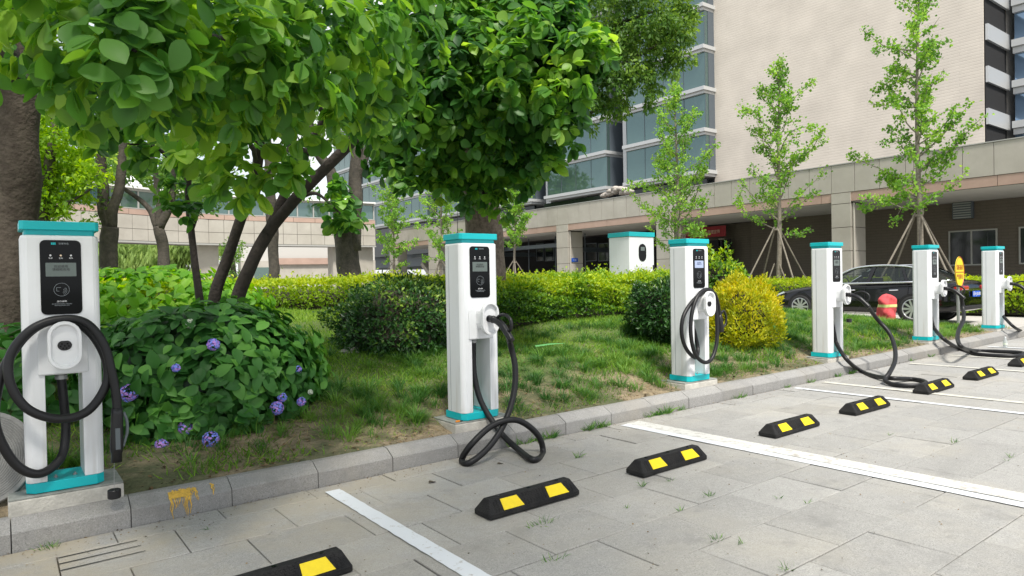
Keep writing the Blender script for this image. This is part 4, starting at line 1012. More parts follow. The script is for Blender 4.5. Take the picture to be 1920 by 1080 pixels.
for (x, y, d), (x2, y2, d2) in [((490, 230, 6.9), (400, 110, 3.4)), ((480, 300, 7.1), (430, 210, 3.8)), ((610, 215, 6.9), (560, 170, 4.0)), ((345, 200, 7.0), (250, 95, 2.8)), ((498, 120, 6.5), (180, 50, 2.95)), ((720, 150, 6.5), (700, 100, 4.7)), ((352, 330, 7.2), (240, 270, 6.4)), ((356, 430, 7.35), (400, 395, 6.9)), ((560, 372, 7.2), (640, 400, 6.9)), ((575, 285, 7.1), (490, 335, 4.0)), ((498, 100, 6.4), (560, 20, 5.6))]:
    a, c = at(x, y, D=d), at(x2, y2, D=d2); md = a.lerp(c, .5)+Vector((0, 0, .12)); limb(t1, [a, md, c], .028, .008, 'bark_dark', 'branch', n=6, k=6, wob=.05)

# ---- big dark round-crowned tree in the middle
b2 = at(912, 560, D=10.6); b2.z = hzs(b2.x, b2.y)
t2 = empty('round_crowned_tree', tuple(b2)); tag(t2, 'large round-crowned tree with dense deep green leaves and a thick scaly trunk behind a post', 'tree')
M['bark_scaly'] = mat('scaly_pinkish_bark', (.21, .165, .13), .9, noise_scale=16, col2=(.085, .065, .05), bump=1.0, bump_scale=26)
limb(t2, [b2-Vector((0, 0, .2))]+pxs([(912, 520, 10.6), (910, 460, 10.6), (905, 405, 10.5), (900, 350, 10.3), (892, 250, 10)]), .31, .25, 'bark_scaly', 'trunk', n=14, wob=.03)
for l in ([(905, 390, 10.4), (870, 330, 9.6), (820, 270, 9), (760, 210, 8.6)], [(905, 380, 10.4), (940, 310, 9.6), (990, 240, 9), (1050, 160, 8.5)], [(895, 300, 10), (880, 180, 9.5), (860, 40, 9)], [(897, 300, 10), (930, 150, 9.5), (960, 0, 9)]): limb(t2, pxs(l), .13, .04, 'bark')
L2 = [(800, 90, 8, .85, 150), (900, 110, 8, .9, 170), (1000, 110, 7.9, .75, 130), (1065, 100, 7.7, .42, 50), (1100, 85, 7.6, .25, 22), (1125, 110, 7.6, .13, 8), (1040, 190, 7.7, .38, 42), (980, 240, 7.9, .5, 70), (1000, 290, 7.9, .28, 26), (880, 240, 8, .7, 120), (790, 230, 8, .6, 90), (730, 240, 8.3, .45, 50), (720, 310, 8.6, .25, 18), (790, 310, 8.2, .22, 16), (860, 320, 8.2, .3, 28), (905, 350, 8.4, .28, 24), (885, 385, 9.0, .14, 6), (960, 330, 8.2, .25, 20), (750, 110, 8.4, .6, 90), (850, 180, 7.4, .35, 34), (950, 170, 7.3, .35, 34), (1040, 45, 7.6, .4, 44), (1075, 150, 7.6, .25, 20)]
L2t = [(850, -60, 8.4, 1.0, 120), (980, -40, 8.4, .9, 110), (900, -260, 9, 1.4, 120), (880, 100, 9.8, 1.3, 170), (980, 120, 9.6, 1.0, 110), (800, 150, 9.8, .9, 90), (700, 100, 9.2, .6, 60)]
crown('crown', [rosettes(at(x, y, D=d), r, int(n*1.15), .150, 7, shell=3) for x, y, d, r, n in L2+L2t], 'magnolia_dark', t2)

LS = [(1095, 80, 7.2, .26, 16), (1130, 100, 7.2, .14, 7), (1060, 130, 7.1, .26, 14), (1085, 190, 7.2, .18, 8), (1050, 235, 7.3, .16, 7), (1070, 270, 7.4, .08, 3), (1000, 60, 7.0, .3, 14), (1020, 180, 7.0, .22, 9), (960, 110, 6.9, .25, 9), (900, 60, 6.9, .3, 10), (1145, 85, 7.3, .06, 2), (1040, 310, 7.6, .08, 3), (730, 320, 7.8, .15, 7), (770, 350, 7.8, .1, 4), (835, 350, 7.9, .14, 6), (940, 395, 8.4, .12, 4)]
crown('sunlit_crown', [rosettes(at(x, y, D=d), r, n, .15, 6) for x, y, d, r, n in LS], 'magnolia', t2)  # outer leaves given a paler colour so they look sunlit

# ---- fine-leaved tree further back
b3 = at(925, 540, D=15.5); b3.z = hzs(b3.x, b3.y)
t3 = empty('fine_leaved_tree', tuple(b3)); tag(t3, 'tall tree of fine olive green foliage overhanging right of the round-crowned tree', 'tree')
limb(t3, [b3-Vector((0, 0, .2))]+pxs([(922, 480, 15.5), (918, 380, 15.5), (940, 260, 15.5), (1010, 120, 15.3), (1080, -40, 15)]), .26, .14, 'bark', 'trunk', n=10)
for l in ([(940, 260, 15.5), (1040, 200, 15), (1150, 130, 14.6), (1240, 80, 14.3)], [(1010, 120, 15.3), (1120, 60, 15), (1230, 20, 14.6)], [(960, 225, 15.5), (1060, 230, 15), (1150, 190, 14.7)]): limb(t3, pxs(l), .08, .02, 'bark')
L3 = [(1060, 60, 15, 1.2, 3800), (1150, 60, 14.8, 1.15, 4200), (1230, 45, 14.5, .8, 2600), (1272, 50, 14.5, .42, 800), (1270, 110, 14.4, .38, 650), (1215, 130, 14.5, .55, 1200), (1140, 160, 14.6, .6, 1400), (1090, 180, 14.8, .55, 1100), (1165, 205, 14.6, .22, 220), (1100, 225, 14.8, .25, 240), (1215, 185, 14.5, .2, 160), (1285, 20, 14.4, .28, 320), (1150, -90, 15, 1.7, 3000), (1040, 170, 15.4, .9, 1500)]
crown('crown', [scatter(at(x, y, D=d), r, n, .105, T=SMALL, shell=2.4, clump=34, droop=.7, up=.1) for x, y, d, r, n in L3], 'camphor', t3)

# ---- dark trunk at the left edge
b4 = at(20, 690, D=6.3); b4.z = hzs(b4.x, b4.y)
t4 = empty('left_edge_tree', tuple(b4)); t4.name = 'mature_tree'; tag(t4, 'thick dark trunk at the left edge behind the nearest post', 'tree')
limb(t4, [b4-Vector((0, 0, .2))]+pxs([(22, 640, 6.3), (28, 520, 6.3), (34, 420, 6.3), (38, 300, 6.25), (30, 170, 6.2), (12, 60, 6.1), (-20, -120, 6)]), .20, .15, 'bark_brown', 'trunk', n=16, k=8, wob=.06)
crown('crown', [scatter(at(x, y, D=d), r, n, .12, T=SMALL, shell=2, clump=20) for x, y, d, r, n in [(-60, -420, 6, 1.3, 2500), (-300, -150, 6, 1.2, 1500)]]+[scatter(c_, r, n, .13, T=SMALL, shell=1.8, clump=24) for c_, r, n in [((-2.2, .2, 6.2), (2.2, 2.2, 1.3), 3600), ((.4, -.6, 6.6), (2.1, 2.0, 1.2), 3400), ((2.3, .6, 6.4), (1.7, 1.7, 1.0), 2200), ((-.8, 3.2, 6.0), (2.2, 2.0, 1.2), 3400)]], 'camphor', t4)  # unseen lobes spread past the camera, added to shade the left paving
limb(t4, [at(30, 170, D=6.2), (-.3, 6.6, 4.6), (-.6, 4.2, 5.6), (-.3, 1.5, 6.2), (.3, -.6, 6.5)], .13, .04, 'bark'); limb(t4, [(-.5, 4.8, 5.4), (-1.4, 2.4, 6.0), (-2.2, .2, 6.2)], .08, .03, 'bark'); limb(t4, [(-.5, 3.2, 5.9), (1.0, 1.8, 6.3), (2.2, .7, 6.4)], .07, .03, 'bark')  # limbs added to carry the unseen shading lobes

# ---- trees of the middle distance: trunk paths and crown lobes in one table
def midtree(label, bx, D, stems, lobes, leafm, ln, T=SMALL, bark='bark', clump=30, name='park_tree', zt=None, grp='tall trees behind the hedge'):
    b = at(bx, 540, D=D); b.z = hzs(b.x, b.y); t = empty(name, tuple(b)); tag(t, label, 'tree', grp)
    for k, (pts, r0, r1) in enumerate(stems):
        P = pxs([(x, y, D) for x, y in pts])
        if k == 0: P = [b-Vector((0, 0, .3))]+P
        limb(t, P, r0, r1, bark, 'trunk' if k == 0 else 'limb', n=10, wob=.08)
    if lobes: crown('crown', [scatter(at(x, y, D=D+dd), r, n, ln, T=T, shell=2, clump=clump, droop=.2) for x, y, dd, r, n in lobes], leafm, t)
    return t
midtree('forked grey trunk just right of the nearest post, under the bright maple', 202, 16, [([(202, 500), (203, 450), (205, 425)], .20, .19), ([(203, 432), (192, 350), (196, 250), (190, 100)], .14, .09), ([(206, 432), (222, 350), (230, 270), (240, 120)], .13, .08)], [(200, 60, 0, 1.6, 1500), (330, -20, 0, 1.6, 1500), (240, 300, .6, .45, 160), (180, 380, .3, .5, 160), (100, -100, 0, 1.5, 1200)], 'fresh', .13)
midtree('slender trunk splitting into three limbs in front of the footbridge', 307, 17, [([(308, 505), (303, 450), (300, 425)], .15, .13), ([(300, 430), (278, 395), (255, 370), (215, 340)], .09, .04), ([(300, 428), (297, 380), (288, 300), (280, 180)], .09, .05), ([(302, 428), (318, 385), (325, 300), (340, 160)], .12, .06)], [(310, 130, 0, 1.2, 900), (420, 150, 0, 1.2, 900), (390, 365, 0, .55, 420), (350, 350, .4, .5, 300), (230, 330, 0, .4, 140)], 'fresh', .13)
midtree('straight single trunk standing before the pale pavilion', 512, 25, [([(512, 520), (512, 440), (508, 380), (500, 250)], .2, .17)], [(500, 150, 0, 2.2, 1600), (560, 330, .5, .9, 450), (620, 200, 1, 1.5, 900)], 'fresh', .16)
midtree('stout trunk forking low, ivy-hung, in front of the footbridge end', 652, 20, [([(655, 515), (650, 460), (645, 425)], .36, .30), ([(646, 440), (632, 380), (618, 320), (590, 270), (560, 150)], .20, .12), ([(662, 470), (666, 380), (668, 300), (672, 240), (660, 60)], .22, .14), ([(668, 340), (688, 290), (705, 240), (730, 120)], .14, .08)], [(640, 100, 0, 1.7, 1300), (720, 60, 0, 1.6, 1200), (610, 235, .5, .7, 320), (690, 250, .5, .6, 260)], 'fresh', .15)
crown('ivy', [rosettes(at(x, y, D=19.3), r, n, .30, 6, droop=.5) for x, y, r, n in ((640, 385, .5, 14), (625, 350, .4, 9), (660, 410, .35, 8), (648, 430, .25, 5))], 'magnolia_dark', bpy.data.objects['park_tree.003'])
midtree('bright yellow-green maple glowing behind the left edge trunk', 90, 14.5, [([(95, 500), (80, 420), (90, 330), (110, 200)], .16, .1), ([(85, 400), (130, 380), (180, 350)], .05, .02)], [(60, 260, 0, 1.1, 2600), (120, 260, 0, .85, 2000), (30, 340, 0, .9, 1700), (120, 340, .3, .75, 1500), (160, 330, 0, .45, 500), (90, 390, 0, .55, 800), (20, 200, 0, .7, 900), (-60, 320, 0, 1.2, 2000), (170, 260, 0, .35, 260), (50, 180, .6, .7, 700)], 'maple', .115, name='maple_tree', clump=22, grp=None)
# far green masses
def far_mass(name, label, lobes, leafm, ln, T, droop, cat='tree'):
    x, y, D, r, n = lobes[0]; b = at(x, 540, D=D); b.z = .3; t = empty(name, tuple(b)); tag(t, label, cat)
    limb(t, [b, b+Vector((.1, 0, 1.5)), b+Vector((0, .2, 3.5))], .3, .15, 'bark', 'trunk')
    crown('crown', [scatter(at(x, y, D=D), r, n, ln, T=T, shell=1.6, clump=60, droop=droop) for x, y, D, r, n in lobes], leafm, t)
far_mass('willow_tree', 'pale green weeping willow beyond the footbridge, left of the slender trunk', [(235, 470, 80, (5.5, 5, 4.4), 5200), (180, 480, 82, (4, 4, 3.4), 1800)], 'willow', .75, LANCE, 2.6)
far_mass('willow_tree', 'pale green weeping willow beyond the footbridge, right of the slender trunk', [(345, 470, 78, (4.8, 5, 4.4), 4600), (360, 500, 78, (3, 3, 3), 1200)], 'willow', .75, LANCE, 2.6)
far_mass('young_tree', 'small light green tree between the bridge piers left of the pale pavilion', [(437, 485, 52, (.9, .9, 1.5), 900)], 'fresh', .22, SMALL, 0)
far_mass('distant_tree', 'hazy green tree far away at the left behind the maple', [(60, 380, 95, (12, 8, 7), 4200), (150, 340, 95, (8, 6, 5), 2200)], 'fresh', .8, SMALL, 0)
far_mass('distant_tree', 'hazy green tree rising above the footbridge roof', [(330, 330, 90, (8, 6, 6), 3000), (240, 300, 92, (6, 5, 5), 1800)], 'fresh', .8, SMALL, 0)

# ---- young ginkgos along the building, with their stakes
def ginkgo(px, X, top_y, label, prof, seed, n_leaf=2600, size=.13, zb=.45, lean=0, stake=True, base_clear=.27, slab=None):
    r = np.random.default_rng(seed); base = at(px, 520, X=X); base.z = zb; top = at(px+lean, top_y, X=X); H = top.z-zb
    t = empty('ginkgo_tree', tuple(base)); tag(t, label, 'tree', 'young ginkgo trees along the building')
    b = MB(); bx = top.x-base.x; by = top.y-base.y
    ax = lambda f: np.array([bx*f+.06*math.sin(f*7+seed), by*f+.06*math.cos(f*6+seed), H*f])
    b.tube([ax(f) for f in np.linspace(0, 1, 14)], [.10*(H/9)**.6*(1-.88*f)+.008 for f in np.linspace(0, 1, 14)], 8)
    tk = b.build('trunk', 'bark_pale', t, smooth=True)
    P, Ds, Rn = [], [], []; br = MB(); pos = []
    nb = len(prof)
    for (f, az, L, el) in prof:
        a = ax(f); az_, el_ = math.radians(az), math.radians(el); d = np.array([math.cos(az_)*math.cos(el_), math.sin(az_)*math.cos(el_), math.sin(el_)])
        pts = [a]; dd = d.copy(); k = 7
        for q in range(k): dd = dd+np.array([0, 0, .07])+.16*r.normal(size=3); dd /= np.linalg.norm(dd); pts.append(pts[-1]+dd*L/k)
        br.tube(pts, list(np.linspace(.028*(L/2)**.5, .005, k+1)), 5, cap=False); pos.append((pts, L))
        for q in range(2, k):
            if r.random() < .7:
                s_ = pts[q]; d3 = dd+.9*r.normal(size=3); d3 /= np.linalg.norm(d3); L3_ = L*.3*r.random()+.1; e_ = s_+d3*L3_
                br.tube([s_, (s_+e_)/2, e_], [.010, .008, .003], 4, cap=False); pos.append(([s_, (s_+e_)/2, e_], L3_*1.6))
    br.build('branches', 'bark_pale', t)
    tot = sum(L for _, L in pos)
    for pts, L in pos:
        m_ = int(.92*n_leaf*L/tot); kk = max(2, int(L/.17)); tc = .12+.88*r.random(kk); idx = r.integers(0, kk, m_); seg = tc[idx]*(len(pts)-1)
        i0 = np.minimum(seg.astype(int), len(pts)-2); fr = seg-i0; PA = np.array(pts); c_ = PA[i0]*(1-fr[:, None])+PA[i0+1]*fr[:, None]
        c_ = c_+r.normal(size=(m_, 3))*np.array([.085, .085, .065]); P.append(c_); Rn.append(np.clip(r.random(kk)[idx]*.55+r.random(m_)*.45, 0, 1))
    P = np.concatenate(P); n_ = len(P); Rn = np.concatenate(Rn)
    V, Fc, rr = leaves(FAN, P, unit(n_)+ZUP*.2, unit(n_)+ZUP*.5, r.uniform(size*.6, size*1.15, n_), Rn)
    link('crown', fast_mesh('crown', V, Fc, rr), 'ginkgo', t)
    return t, base, H
def gprof(seed, n, lens, f0=.3, el=(12, 55)):
    r = np.random.default_rng(seed); out = []
    for k in range(n):
        f = f0+(1-f0)*(k/(n-1))**.95*.97; L = np.interp(f, *zip(*lens))*r.uniform(.8, 1.3)*1.22
        out.append((f, k*137.5+r.uniform(-20, 20), L, r.uniform(*el)*(.6+.7*f)))
    return out
def stakes(t, label, base, h, rad, n=4, rot=20, low=True):
    rot = -37+(7 if n == 4 else 0); rad *= 1.25; h *= 1.04
    s_ = empty('tree_support', tuple(base)); tag(s_, label, 'tree stakes', 'pole tripods propping the young trees')
    for k in range(n):
        a = math.radians(rot+360*k/n); b = MB(); b.tube([(rad*math.cos(a), rad*math.sin(a), -.1), (.08*math.cos(a), .08*math.sin(a), h+.08)], .03, 7); b.build('pole', 'bark_pale', s_)
    b = MB(); b.lathe([(.13, h-.04), (.15, h-.04), (.15, h+.02), (.13, h+.02)], 10); b.build('collar', 'bark_pale', s_)
    if low:
        for k in range(3):
            a = math.radians(rot+60+120*k); b = MB(); b.tube([(rad*.42*math.cos(a), rad*.42*math.sin(a), -.1), (.1*math.cos(a), .1*math.sin(a), h*.52)], .025, 6); b.build('pole', 'bark_pale', s_)
# azimuth: image-right is about -Y here (270 deg), image-left about +Y (90 deg)
pr = gprof(1, 34, [(.2, .8), (.35, 1.5), (.6, 1.7), (.8, 1.1), (1, .35)], .32, (25, 60))+[(.30, 80, 2.3, 28), (.34, 275, 1.9, 22), (.27, 250, 1.2, 10), (.4, 95, 1.5, 20), (.55, 268, 2.2, 42), (.6, 85, 1.8, 35), (.75, 272, 1.6, 62)]
g, gb_, gh = ginkgo(1457, 24, 128, 'ginkgo tree in the middle of the tiled tower, fan-shaped open crown', pr, 1, 6000, .11, lean=6)
stakes(g, 'pole props around the ginkgo in the middle of the tiled tower', gb_, 2.65, 1.35, 4, 60)
pr = gprof(2, 40, [(.2, .8), (.3, 1.3), (.5, 1.1), (.7, 1.2), (.85, .8), (1, .3)], .27, (20, 50))+[(.33, 88, 2.7, 12), (.38, 80, 2.6, 22), (.3, 95, 1.9, 2), (.36, 270, 1.5, 30), (.42, 268, 2.4, 36), (.46, 275, 2.3, 30), (.5, 272, 1.8, 25), (.62, 92, 1.5, 10), (.8, 90, 1.9, 12), (.72, 85, 1.6, 18), (.74, 270, 1.2, 50)]
g, gb_, gh = ginkgo(1722, 24, -25, 'tallest ginkgo tree, nearest the right edge, reaching the top of the picture', pr, 2, 7800, .11)
stakes(g, 'pole props around the tallest ginkgo behind the black sedan', gb_, 2.75, 1.5, 4, 75)
pr = gprof(3, 44, [(.2, .9), (.35, 1.9), (.55, 1.7), (.8, 1.0), (1, .3)], .25, (15, 55))+[(.28, 85, 2.4, 12), (.22, 92, 1.8, 4), (.3, 270, 1.7, 10), (.62, 88, 2.2, 16), (.4, 272, 2.0, 30), (.5, 90, 1.9, 25)]
g, gb_, gh = ginkgo(1282, 24, 168, 'dense ginkgo tree rising behind the post with the blue screen', pr, 3, 9000, .11, lean=-20)
stakes(g, 'pole props around the dense ginkgo behind the post with the blue screen', gb_, 2.2, 1.3, 3, 100, False)
g, gb_, gh = ginkgo(965, 25.5, 335, 'short round ginkgo just right of the thick scaly trunk', gprof(4, 36, [(.3, .8), (.5, 1.2), (.8, 1.0), (1, .4)], .38, (20, 60)), 4, 5000, .14)
stakes(g, 'pole props under the short round ginkgo right of the thick trunk', gb_, 2.0, 1.2, 4, 80)
g, gb_, gh = ginkgo(826, 25.5, 290, 'feathery ginkgo immediately left of the second post', gprof(5, 40, [(.2, 1.0), (.5, 1.9), (.8, 1.3), (1, .5)], .22, (15, 50)), 5, 4200, .17)
stakes(g, 'pole props under the feathery ginkgo left of the second post', gb_, 2.3, 1.5, 3, 70)
g, gb_, gh = ginkgo(737, 25.5, 320, 'feathery ginkgo farthest left, beside the footbridge end', gprof(6, 40, [(.2, 1.4), (.5, 2.2), (.8, 1.4), (1, .5)], .22, (15, 50)), 6, 4800, .18)
stakes(g, 'pole props under the farthest left ginkgo beside the footbridge end', gb_, 2.3, 1.5, 4, 70)

# ---- hedges
def hedge(name, label, path, width, height, leafm, n, ln, zoff=0, T=SMALL, corem='twig_shade', cat='hedge', top_bias=.5, lump=.07, lo=0, hi=1, slope=None, spike=0):
    P = [Vector((x, y, 0)) for x, y in path]; S = [0]
    for a, c in zip(P, P[1:]): S.append(S[-1]+(c-a).length)
    T_ = S[-1]; c0 = P[len(P)//2]; root = empty(name, (c0.x, c0.y, hzs(c0.x, c0.y) if c0.x < 17 else .45)); tag(root, label, cat)
    gzf = lambda x, y: np.where(x < 17, hz(x, y), .45)+zoff
    PA = np.array([(p.x, p.y) for p in P]); SA = np.array(S)
    def pt(s_): x = np.interp(s_, SA, PA[:, 0]); y = np.interp(s_, SA, PA[:, 1]); x2 = np.interp(s_+.05, SA, PA[:, 0]); y2 = np.interp(s_+.05, SA, PA[:, 1]); x1 = np.interp(s_-.05, SA, PA[:, 0]); y1 = np.interp(s_-.05, SA, PA[:, 1]); d = np.stack([x2-x1, y2-y1], -1); d /= np.linalg.norm(d, axis=-1, keepdims=True)+1e-9; return x, y, np.stack([d[..., 1], -d[..., 0]], -1)
    def lumps(s_, k): return lump*(np.sin(s_*2.3+k*1.7)+np.sin(s_*5.1+k*4)+.7*np.sin(s_*9.7+k*7))
    # inner mass
    ns = max(6, int(T_/.25)); prof = [(-.46, 0), (-.47, .55), (-.40, .86), (-.2, .92), (.2, .92), (.40, .86), (.47, .55), (.46, 0)]
    s_ = np.linspace(.08, T_-.08, ns); V = []
    for a, c in prof:
        x, y, nn = pt(s_); w_ = (a*(width-.12)+lumps(s_, a*9+c*3)*.6); V.append(np.stack([x+nn[:, 0]*w_, y+nn[:, 1]*w_, gzf(x, y)-.05+c*(height-.04)*(1+lumps(s_, 3)*.6)], -1))
    V = np.stack(V, 1); k = len(prof); Fc = []
    for i in range(ns-1):
        for j in range(k-1): Fc.append((i*k+j, i*k+j+1, (i+1)*k+j+1, (i+1)*k+j))
    for e in (0, (ns-1)*k): Fc += [(e, e+1, e+6, e+7), (e+1, e+2, e+5, e+6), (e+2, e+3, e+4, e+5)]
    me = fast_mesh('foliage_core', V.reshape(-1, 3)-np.array(root.location), np.array(Fc), np.full(ns*k, .1)); link('foliage_core', me, corem, root)
    # skin of leaves
    sA = rng.random(n)*T_; top = rng.random(n) < top_bias; sd_ = np.where(rng.random(n) < .68, 1, -1)
    u = rng.uniform(-.5, .5, n); h = rng.random(n)**.8
    e = rng.random(n) < .06; sA[e] = np.where(rng.random(e.sum()) < .5, rng.uniform(-.03, .05, e.sum()), T_-rng.uniform(-.03, .05, e.sum())); 
    x, y, nn = pt(np.clip(sA, 0, T_)); ex = np.clip(sA, 0, T_)
    rnd_ = .09*rng.normal(size=n)*.5
    wv = np.where(top, u*width, sd_*(.5*width*(1-.12*h**4)+lumps(sA, h*5)+rnd_*.6)); hv = np.where(top, height*(1-.10*(np.abs(u)*2)**6)*(1+lumps(sA, u*3)), h*height)+np.abs(rnd_)*np.where(top, .8, .2)*(1+spike*1.2*(rng.random(n) < .1))
    pos = np.stack([x+nn[:, 0]*wv, y+nn[:, 1]*wv, gzf(x, y)+hv], -1)
    outd = np.where(top[:, None], ZUP[None], np.concatenate([nn*sd_[:, None], np.zeros((n, 1))], 1))
    D_ = unit(n)*.9+outd*.5+ZUP*.35; nr = outd*.8+unit(n)*.7
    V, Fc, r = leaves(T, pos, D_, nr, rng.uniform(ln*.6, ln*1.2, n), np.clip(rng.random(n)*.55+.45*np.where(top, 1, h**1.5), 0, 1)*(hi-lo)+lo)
    link('foliage', fast_mesh('foliage', V-np.array(root.location), Fc, r), leafm, root); return root
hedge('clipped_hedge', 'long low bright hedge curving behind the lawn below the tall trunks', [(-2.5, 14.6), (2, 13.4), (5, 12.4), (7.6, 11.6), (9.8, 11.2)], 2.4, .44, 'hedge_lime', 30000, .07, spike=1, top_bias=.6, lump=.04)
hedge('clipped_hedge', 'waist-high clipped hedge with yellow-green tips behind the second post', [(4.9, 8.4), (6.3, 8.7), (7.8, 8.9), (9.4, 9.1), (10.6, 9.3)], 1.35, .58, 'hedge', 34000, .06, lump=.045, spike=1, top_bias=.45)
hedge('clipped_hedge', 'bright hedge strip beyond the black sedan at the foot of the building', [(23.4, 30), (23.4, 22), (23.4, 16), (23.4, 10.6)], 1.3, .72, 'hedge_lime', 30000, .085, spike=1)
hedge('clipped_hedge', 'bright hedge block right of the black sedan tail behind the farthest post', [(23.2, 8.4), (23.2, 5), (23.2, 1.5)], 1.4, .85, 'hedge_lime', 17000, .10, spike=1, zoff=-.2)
# ---- shrubs
def shrub(name, label, c, rad, leafm, n, ln, T=SMALL, per=0, sub=7, cat='shrub', lump=.25, core=.78, hi=1, lo=0, up=.3):
    root = empty(name, tuple(c)); tag(root, label, cat)
    b = MB(); b.tube([(0, 0, -.2), (.02, 0, rad[2]*.5), (.0, .03, rad[2]*.9)], [.05, .04, .015], 6); b.build('stem', 'bark', root)
    parts = []; rad = np.array(rad); sd = unit(sub)
    V = []; bmc = bmesh.new(); bmesh.ops.create_icosphere(bmc, subdivisions=3, radius=1)
    for v in bmc.verts:
        nz = noise.noise(v.co*2.2+Vector((c[0], 0, 0)))*lump; v.co = Vector((v.co.x*rad[0], v.co.y*rad[1], v.co.z*rad[2]))*(core+nz)
    me = bpy.data.meshes.new('foliage_core'); bmc.to_mesh(me); bmc.free(); setrnd(me, [.08]*len(me.vertices)); link('foliage_core', me, 'twig_shade', root)
    q = unit(n)
    lm = np.array([noise.noise(Vector(v)*2.2+Vector((c[0], 0, 0))) for v in q])*lump+.11*np.array([noise.noise(Vector(v)*7) for v in q])
    p = q*rad*(.93+lm+rng.normal(size=n)*.05)[:, None]
    D_ = q*.7+unit(n)*.8+ZUP*up; nr = q+unit(n)*.6+ZUP*.4
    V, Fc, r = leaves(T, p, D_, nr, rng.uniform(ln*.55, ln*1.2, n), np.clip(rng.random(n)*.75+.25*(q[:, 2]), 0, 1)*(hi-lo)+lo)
    link('foliage', fast_mesh('foliage', V, Fc, r), leafm, root); return root
def gp(px, py, D, zo=0): p = at(px, py, D=D); return (p.x, p.y, hzs(p.x, p.y)+zo)
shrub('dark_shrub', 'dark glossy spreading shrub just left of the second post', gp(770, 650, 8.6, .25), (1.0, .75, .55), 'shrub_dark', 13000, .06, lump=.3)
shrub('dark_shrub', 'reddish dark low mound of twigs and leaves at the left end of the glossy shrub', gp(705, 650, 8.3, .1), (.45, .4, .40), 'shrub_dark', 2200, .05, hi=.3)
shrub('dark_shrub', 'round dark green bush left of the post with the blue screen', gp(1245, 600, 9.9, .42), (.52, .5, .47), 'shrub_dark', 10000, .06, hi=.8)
shrub('golden_shrub', 'bright golden yellow conical shrub right of the post with the blue screen', gp(1395, 610, 10.2, .34), (.56, .52, .62), 'gold', 13000, .06, LANCE, lump=.35, core=.55, up=.8)
fs = shrub('flowering_shrub', 'loose green shrub with creamy flower tufts between the post and the golden shrub', gp(1345, 600, 11.2, .7), (.42, .4, .55), 'hedge', 2200, .075, lump=.6, core=.4)
# ---- hydrangeas
def hyd_leaves(c, rad, n, ln, zmin=-.35, hi=1, lo=0):
    q = unit(n); q = q[q[:, 2] > zmin]; n = len(q); rad = np.array(rad)
    lm = np.array([noise.noise(Vector(v)*3.1) for v in q])*.16
    p = np.array(c)+q*rad*(1+lm-.10*rng.random(n)**2)[:, None]
    t = np.cross(q, unit(n)); t /= np.linalg.norm(t, axis=1)[:, None]
    D_ = t*.9+q*.45-ZUP*.25; nr = q*.9+ZUP*.55+unit(n)*.35
    return leaves(OVATE, p, D_, nr, rng.uniform(ln*.6, ln*1.15, n), lo+(hi-lo)*rng.random(n))
c1_ = at(392, 714, D=5.95)
hy = empty('hydrangea_bush', tuple(c1_)); tag(hy, 'big domed hydrangea bush with broad leaves and blue-violet flower heads right of the nearest post', 'hydrangea')
bmc = bmesh.new(); bmesh.ops.create_icosphere(bmc, subdivisions=3, radius=1)
for v in bmc.verts: v.co = Vector((v.co.x*.82, v.co.y*.62, v.co.z*.58))*(1+.1*noise.noise(v.co*3))
me = bpy.data.meshes.new('bush_core'); bmc.to_mesh(me); bmc.free(); setrnd(me, [.02]*len(me.vertices)); link('bush_core', me, 'shrub_dark', hy)  # solid dark core filling the bush, in place of shade between leaves
crown('foliage', [hyd_leaves(c1_, (.98, .76, .66), 2100, .135, -.9), hyd_leaves(at(335, 785, D=5.42), (.42, .3, .24), 420, .125, -.9), hyd_leaves(at(420, 775, D=5.5), (.38, .28, .22), 340, .12, -.9), hyd_leaves(c1_+Vector((-.7, .5, -.1)), (.8, .75, .62), 900, .15, -.6), hyd_leaves(c1_+Vector((.55, .1, -.18)), (.50, .5, .45), 600, .13, -.8), hyd_leaves(c1_+Vector((.15, -.22, -.28)), (.55, .42, .36), 420, .13, -.9), hyd_leaves(c1_, (.86, .66, .62), 1400, .15, -.9, hi=.3), hyd_leaves(c1_+Vector((.1, .7, .0)), (1.0, .7, .6), 900, .15, -.5), hyd_leaves(c1_+Vector((-1.3, .45, -.05)), (.55, .6, .6), 500, .14, hi=.5)], 'hydrangea', hy)
FL = [(241, 737, 5.35, .062, 1), (400, 646, 5.75, .045, 0), (330, 690, 5.6, .028, 0), (558, 693, 5.9, .032, 0), (519, 765, 5.55, .052, 0), (529, 745, 5.65, .035, 0), (565, 753, 5.7, .034, 0), (347, 802, 5.2, .052, 1), (303, 834, 5.1, .046, 1), (395, 824, 5.15, .058, 0), (356, 607, 6.0, .035, 2), (466, 772, 5.5, .03, 0), (205, 720, 5.5, .03, 0), (582, 735, 5.8, .018, 2)]
